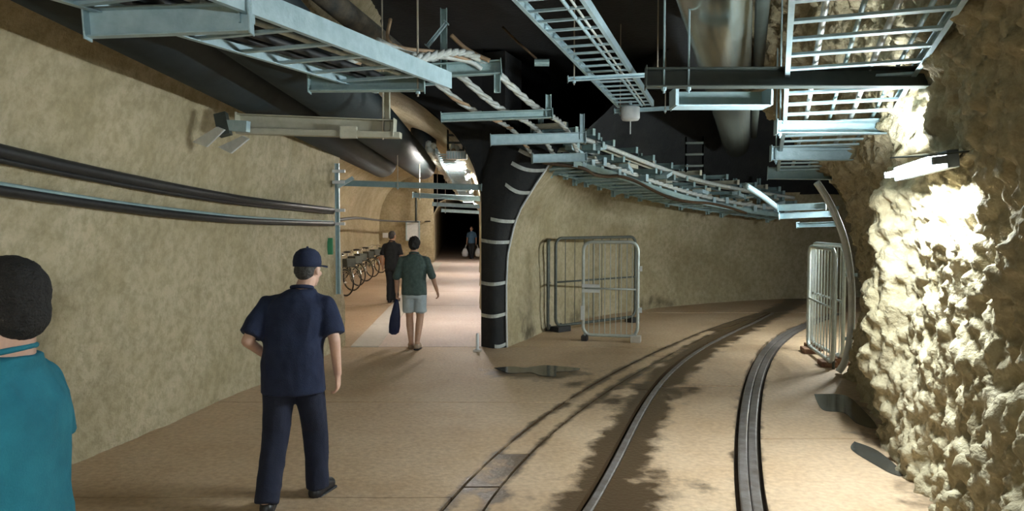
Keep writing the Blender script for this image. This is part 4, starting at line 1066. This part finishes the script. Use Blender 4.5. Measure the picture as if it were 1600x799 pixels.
    mb = MB(); mb.tube([neck + V(.066 * math.cos(q), .062 * math.sin(q) - .008, -.006 + .012 * -math.sin(q)) * S for q in np.linspace(0, 2 * math.pi, 24, endpoint=False)], look.get('collar', .014) * S, 8, closed=True)
    mb.build('collar', look['shirt'], sh_, True, True)
    # ---- trousers or shorts
    mb = MB(); tl = look.get('leg', 1.0); lw = look.get('leg_w', 1.0)
    mb.loft([oval(c.z, rx * S * st, ry * S * st, c.x, c.y) for c, rx, ry in ((hips + V(0, 0, -.15) * S, .15, .118), (hips + V(0, 0, -.04) * S, .178, .134), (hips + V(0, 0, .08) * S, .166, .124))])
    for s in ('l', 'r'):
        hj, kn, an = g('hip_' + s), g('kn_' + s), g('an_' + s)
        if tl < 1:
            q = hj.lerp(kn, tl * 1.0); limb(mb, [hj, hj.lerp(q, .8)], [.105 * S * lw, .098 * S * lw]); mb.tube([hj.lerp(q, .8), q], [.098 * S * lw, .100 * S * lw], 16)
        else:
            q = kn.lerp(an, 1.06); limb(mb, [hj, kn], [.105 * S * lw, .082 * S * lw]); limb(mb, [kn, kn.lerp(an, .5)], [.082 * S * lw, .077 * S * lw]); mb.tube([kn.lerp(an, .5), q + V(0, 0, -.01)], [.075 * S * lw, .072 * S * lw], 16)
    remeshed(mb, 'shorts' if tl < 1 else 'trousers', cvox, look['bottom'], t, .022 * S, 6, 4, loc[1])
    # ---- shoes
    for s in ('l', 'r'):
        an, toe = g('an_' + s), g('toe_' + s); d_ = (toe - an); fl = V(d_.x, d_.y, 0).normalized(); 
        heel = an + V(0, 0, -.055) * S - fl * .03 * S
        mb = MB(); limb(mb, [heel, an.lerp(toe, .5) + V(0, 0, -.012) * S, toe + V(0, 0, -.004)], [.047 * S, .050 * S, .042 * S])
        if not look.get('sandal'): limb(mb, [an + V(0, 0, -.05) * S, an + V(0, 0, .03) * S], [.048 * S, .046 * S])
        zmin = min(heel.z, toe.z) - .043 * S
        so = remeshed(mb, 'sandal' if look.get('sandal') else 'shoe', max(.009, cvox * .8), look['shoe'], t, 0, 6, 3)
        mb = MB(); mb.bar(heel + V(0, 0, -.040) * S - fl * .035 * S, toe + V(0, 0, -.036) * S + fl * .035 * S, .085 * S, .020 * S); mb.build('sole', M_RUB, so, False, True, bevel=.008)
    # ---- hair
    hl = look.get('hair_len', 0.0); hb = look.get('hair_r', 1.0)
    mb = MB(); mb.ball(hp(0, -.014, .038), V(.085 * hb, .096 * hb, .093 * hb) * S, 20, 14, rot)
    mb.ball(hp(0, -.046, -.005 - hl), V(.074 * hb, .060 * hb, .072) * S, 16, 10, rot)
    remeshed(mb, 'hair', max(.008, vox), look['hair'], t, .030 * S * look.get('fuzz', 1), 26, 1, 3)
    # ---- cap
    if look.get('cap'):
        mb = MB(); rings = []
        for z, r in ((-.005, .099), (.03, .101), (.065, .095), (.092, .080), (.112, .052), (.121, .018)):
            rings.append([hp(r * .90 * math.cos(q), -.012 + r * 1.03 * math.sin(q), .022 + z) for q in np.linspace(0, 2 * math.pi, 24, endpoint=False)])
        mb.loft(rings); cp = mb.build('cap', look['cap'], t, True, True)
        mb = MB(); top = []; bot = []
        for q in np.linspace(R(20), R(160), 14):
            top.append(hp(.085 * math.cos(q), .075 + .10 * math.sin(q), .020 - .012 * abs(math.cos(q)) ** 2))
        inner = [hp(.086 * math.cos(q), -.012 + .098 * math.sin(q), .020) for q in np.linspace(R(160), R(20), 14)]
        ring = top + inner; mb.loft([ring, [v + rot @ V(0, 0, .006) for v in ring]]); mb.build('brim', look['cap'], cp, False, True)
        mb = MB(); mb.ball(hp(0, -.012, .145), .009 * S, 8, 6); mb.build('button', look['cap'], cp, True, True)
    return t
def pose(**k):
    J = dict(hips=(0, 0, .92), chest=(0, .0, 1.27), neck=(0, .01, 1.46), head=(0, .03, 1.575),
             sh_l=(-.172, 0, 1.362), el_l=(-.235, -.03, 1.10), wr_l=(-.25, .03, .86), sh_r=(.172, 0, 1.362), el_r=(.235, -.03, 1.10), wr_r=(.25, .03, .86),
             hip_l=(-.085, 0, .87), kn_l=(-.095, .02, .48), an_l=(-.10, -.02, .085), toe_l=(-.12, .14, .042), hip_r=(.085, 0, .87), kn_r=(.095, .02, .48), an_r=(.10, -.02, .085), toe_r=(.12, .14, .042))
    J.update(k); return J
HL = ((0, .15, -1), (1, .2, 0), (0, 1, 0), .5); HR = ((0, .15, -1), (-1, .2, 0), (0, 1, 0), .5)

# man in the navy cap (mid-stride, right foot ahead of the trailing left one)
p = gnd(455, 795)
person('person in navy cap, navy shirt and dark trousers walking away, arm bent', (-1.44, 4.80, 0), R(4),
       pose(hips=(0, 0, .92), chest=(.02, .03, 1.26), neck=(.055, .06, 1.45), head=(.09, .085, 1.565),
            sh_l=(-.165, .02, 1.345), el_l=(-.265, -.10, 1.11), wr_l=(-.20, .10, .98), sh_r=(.215, .03, 1.345), el_r=(.28, -.03, 1.10), wr_r=(.285, .05, .86),
            kn_l=(-.115, .0, .48), an_l=(-.135, -.17, .10), toe_l=(-.15, -.02, .042), kn_r=(.115, .14, .48), an_r=(.125, .13, .085), toe_r=(.185, .27, .042)),
       1.68, dict(skin=M_SKINL, shirt=M_NAVY, bottom=M_NAVYT, shoe=M_SHOE, hair=M_HAIRG, hair_r=.97, cap=M_NAVY, yaw=-22, nod=-3, sleeve=.86, sleeve_r=1.12, hem=-.17, stout=1.13, belly=.02, leg=1, leg_w=1.06, fuzz=.4,
                  hand_l=((.6, .6, -.3), (0, .5, -1), (.3, 0, 1), .8), hand_r=((0.02, .12, -1), (-1, .1, 0), (0, 1, 0), .55)), vox=.0065, cvox=.010)
# person in teal at the frame's edge
person('person with short black hair and teal T-shirt walking beside the tan wall', (-1.42, 2.02, 0), R(86), pose(neck=(0, -.02, 1.455), head=(0, -.03, 1.565), sh_r=(.172, .02, 1.36), el_r=(.2, .0, 1.09), wr_r=(.21, .08, .85)), 1.76,
       dict(skin=M_SKINL, collar=.008, shirt=M_TEAL, bottom=M_BLK, shoe=M_SHOE, hair=M_HAIR, hair_r=1.06, hair_len=.012, fuzz=.35, yaw=-12, nod=-4, sleeve=.75, sleeve_r=1.05, hem=-.16, leg=1, hand_l=HL, hand_r=HR), vox=.0065, cvox=.009)
# man in the checked shirt and shorts
g_ = gnd(647, 546)
person('person in grey-green checked shirt and pale shorts walking away, carrying a navy bag', (g_.x, g_.y + .05, 0), R(2),
       pose(sh_l=(-.180, 0, 1.362), el_l=(-.26, -.02, 1.10), wr_l=(-.27, .06, .85), sh_r=(.180, 0, 1.362), el_r=(.275, -.07, 1.12), wr_r=(.335, .08, .88),
            kn_l=(-.08, .08, .48), an_l=(-.05, .0, .085), toe_l=(-.07, .16, .042), kn_r=(.085, .02, .48), an_r=(.055, -.16, .12), toe_r=(.07, -.01, .045), head=(.0, .05, 1.57), neck=(0, .025, 1.455)),
       1.66, dict(skin=M_SKIN, shirt=M_GRNS, bottom=M_SHRT, shoe=M_SAND, sandal=True, hair=M_HAIR, hair_r=1.04, hair_len=.0, sleeve=1.15, hem=-.10, leg=.80, leg_w=1.04, yaw=5, stout=1.04,
                  hand_l=((-.05, .1, -1), (1, .1, 0), (0, 1, 0), 1.25), hand_r=((.25, .3, -1), (-1, .2, 0), (0, 1, 0), .6)), vox=.0075, cvox=.012)
# his bag
hx, hy = g_.x - .27, g_.y + .05 + .07
t = thing('carry_bag', 'long navy bag hanging from the hand of the person in shorts', 'bag', (hx, hy, .25))
mb = MB(); rings = []
for z, a, b_, dx in ((.20, .035, .03, -.045), (.23, .075, .05, -.045), (.32, .085, .06, -.035), (.45, .078, .055, -.025), (.56, .060, .045, -.012), (.66, .040, .032, -.005), (.72, .022, .022, 0)):
    rings.append(oval(z, a, b_, hx + dx, hy, 18, 2.6))
mb.loft(rings); remeshed_o = mb.build('pouch', M_BAG, t, smooth=True)
mb = MB(); mb.tube(smooth_path([V(hx - .01, hy, .70), V(hx - .012, hy + .03, .77), V(hx, hy + .03, .785), V(hx + .006, hy, .77), V(hx + .01, hy - .01, .70)], 5), .008, 8); mb.build('handle', M_BAG, t, smooth=True)
# dark-clothed man ahead of him
g2 = gnd(613, 473)
person('person in black shirt and trousers standing ahead of the one in shorts', (g2.x, g2.y, 0), R(-12),
       pose(hip_l=(-.075, 0, .87), hip_r=(.075, 0, .87), an_l=(-.06, -.02, .085), an_r=(.06, .05, .085), toe_l=(-.08, .14, .042), toe_r=(.08, .2, .042), kn_l=(-.07, .02, .48), kn_r=(.07, .06, .48)),
       1.68, dict(skin=M_SKIN, shirt=M_BLK, bottom=M_BLK, shoe=M_SHOE, hair=M_HAIRG, hair_r=.96, sleeve=.9, hem=-.12, leg=1, fuzz=.3, yaw=-10, hand_l=HL, hand_r=HR), vox=.010, cvox=.014)
# far walker with two white bags
g3 = gnd(737, 405)
person('distant person in blue shirt and dark trousers carrying two white bags', (g3.x, g3.y, 0), R(170),
       pose(kn_l=(-.08, .10, .48), an_l=(-.06, .12, .085), toe_l=(-.07, .28, .042), an_r=(.06, -.12, .1), toe_r=(.07, .03, .042), kn_r=(.08, .02, .48)),
       1.70, dict(skin=M_SKIN, shirt=M_BLUE, bottom=M_BLK, shoe=M_SHOE, hair=M_HAIR, sleeve=.9, hem=-.10, leg=1, hand_l=HL, hand_r=HR), vox=.012, cvox=.016)
for s, lab in ((-1, 'white plastic bag held by the distant person, on the board side'), (1, 'white plastic bag held by the distant person, on the lamp side')):
    x, y = g3.x + s * .31, g3.y - .05
    t = thing('plastic_bag', lab, 'bag', (x, y, .2))
    mb = MB(); mb.loft([oval(z, a, b_, x + s * .03, y, 14) for z, a, b_ in ((.12, .06, .05), (.16, .15, .10), (.32, .17, .12), (.48, .12, .07), (.58, .05, .03))]); mb.build('pouch', M_PLAS, t, smooth=True)
    mb = MB(); mb.tube([V(x + s * .02, y, .57), V(x - s * .04, y, .74), V(x - s * .01, y + .03, .76), V(x + s * .03, y + .01, .57)], .01, 6); mb.build('handle', M_PLAS, t)
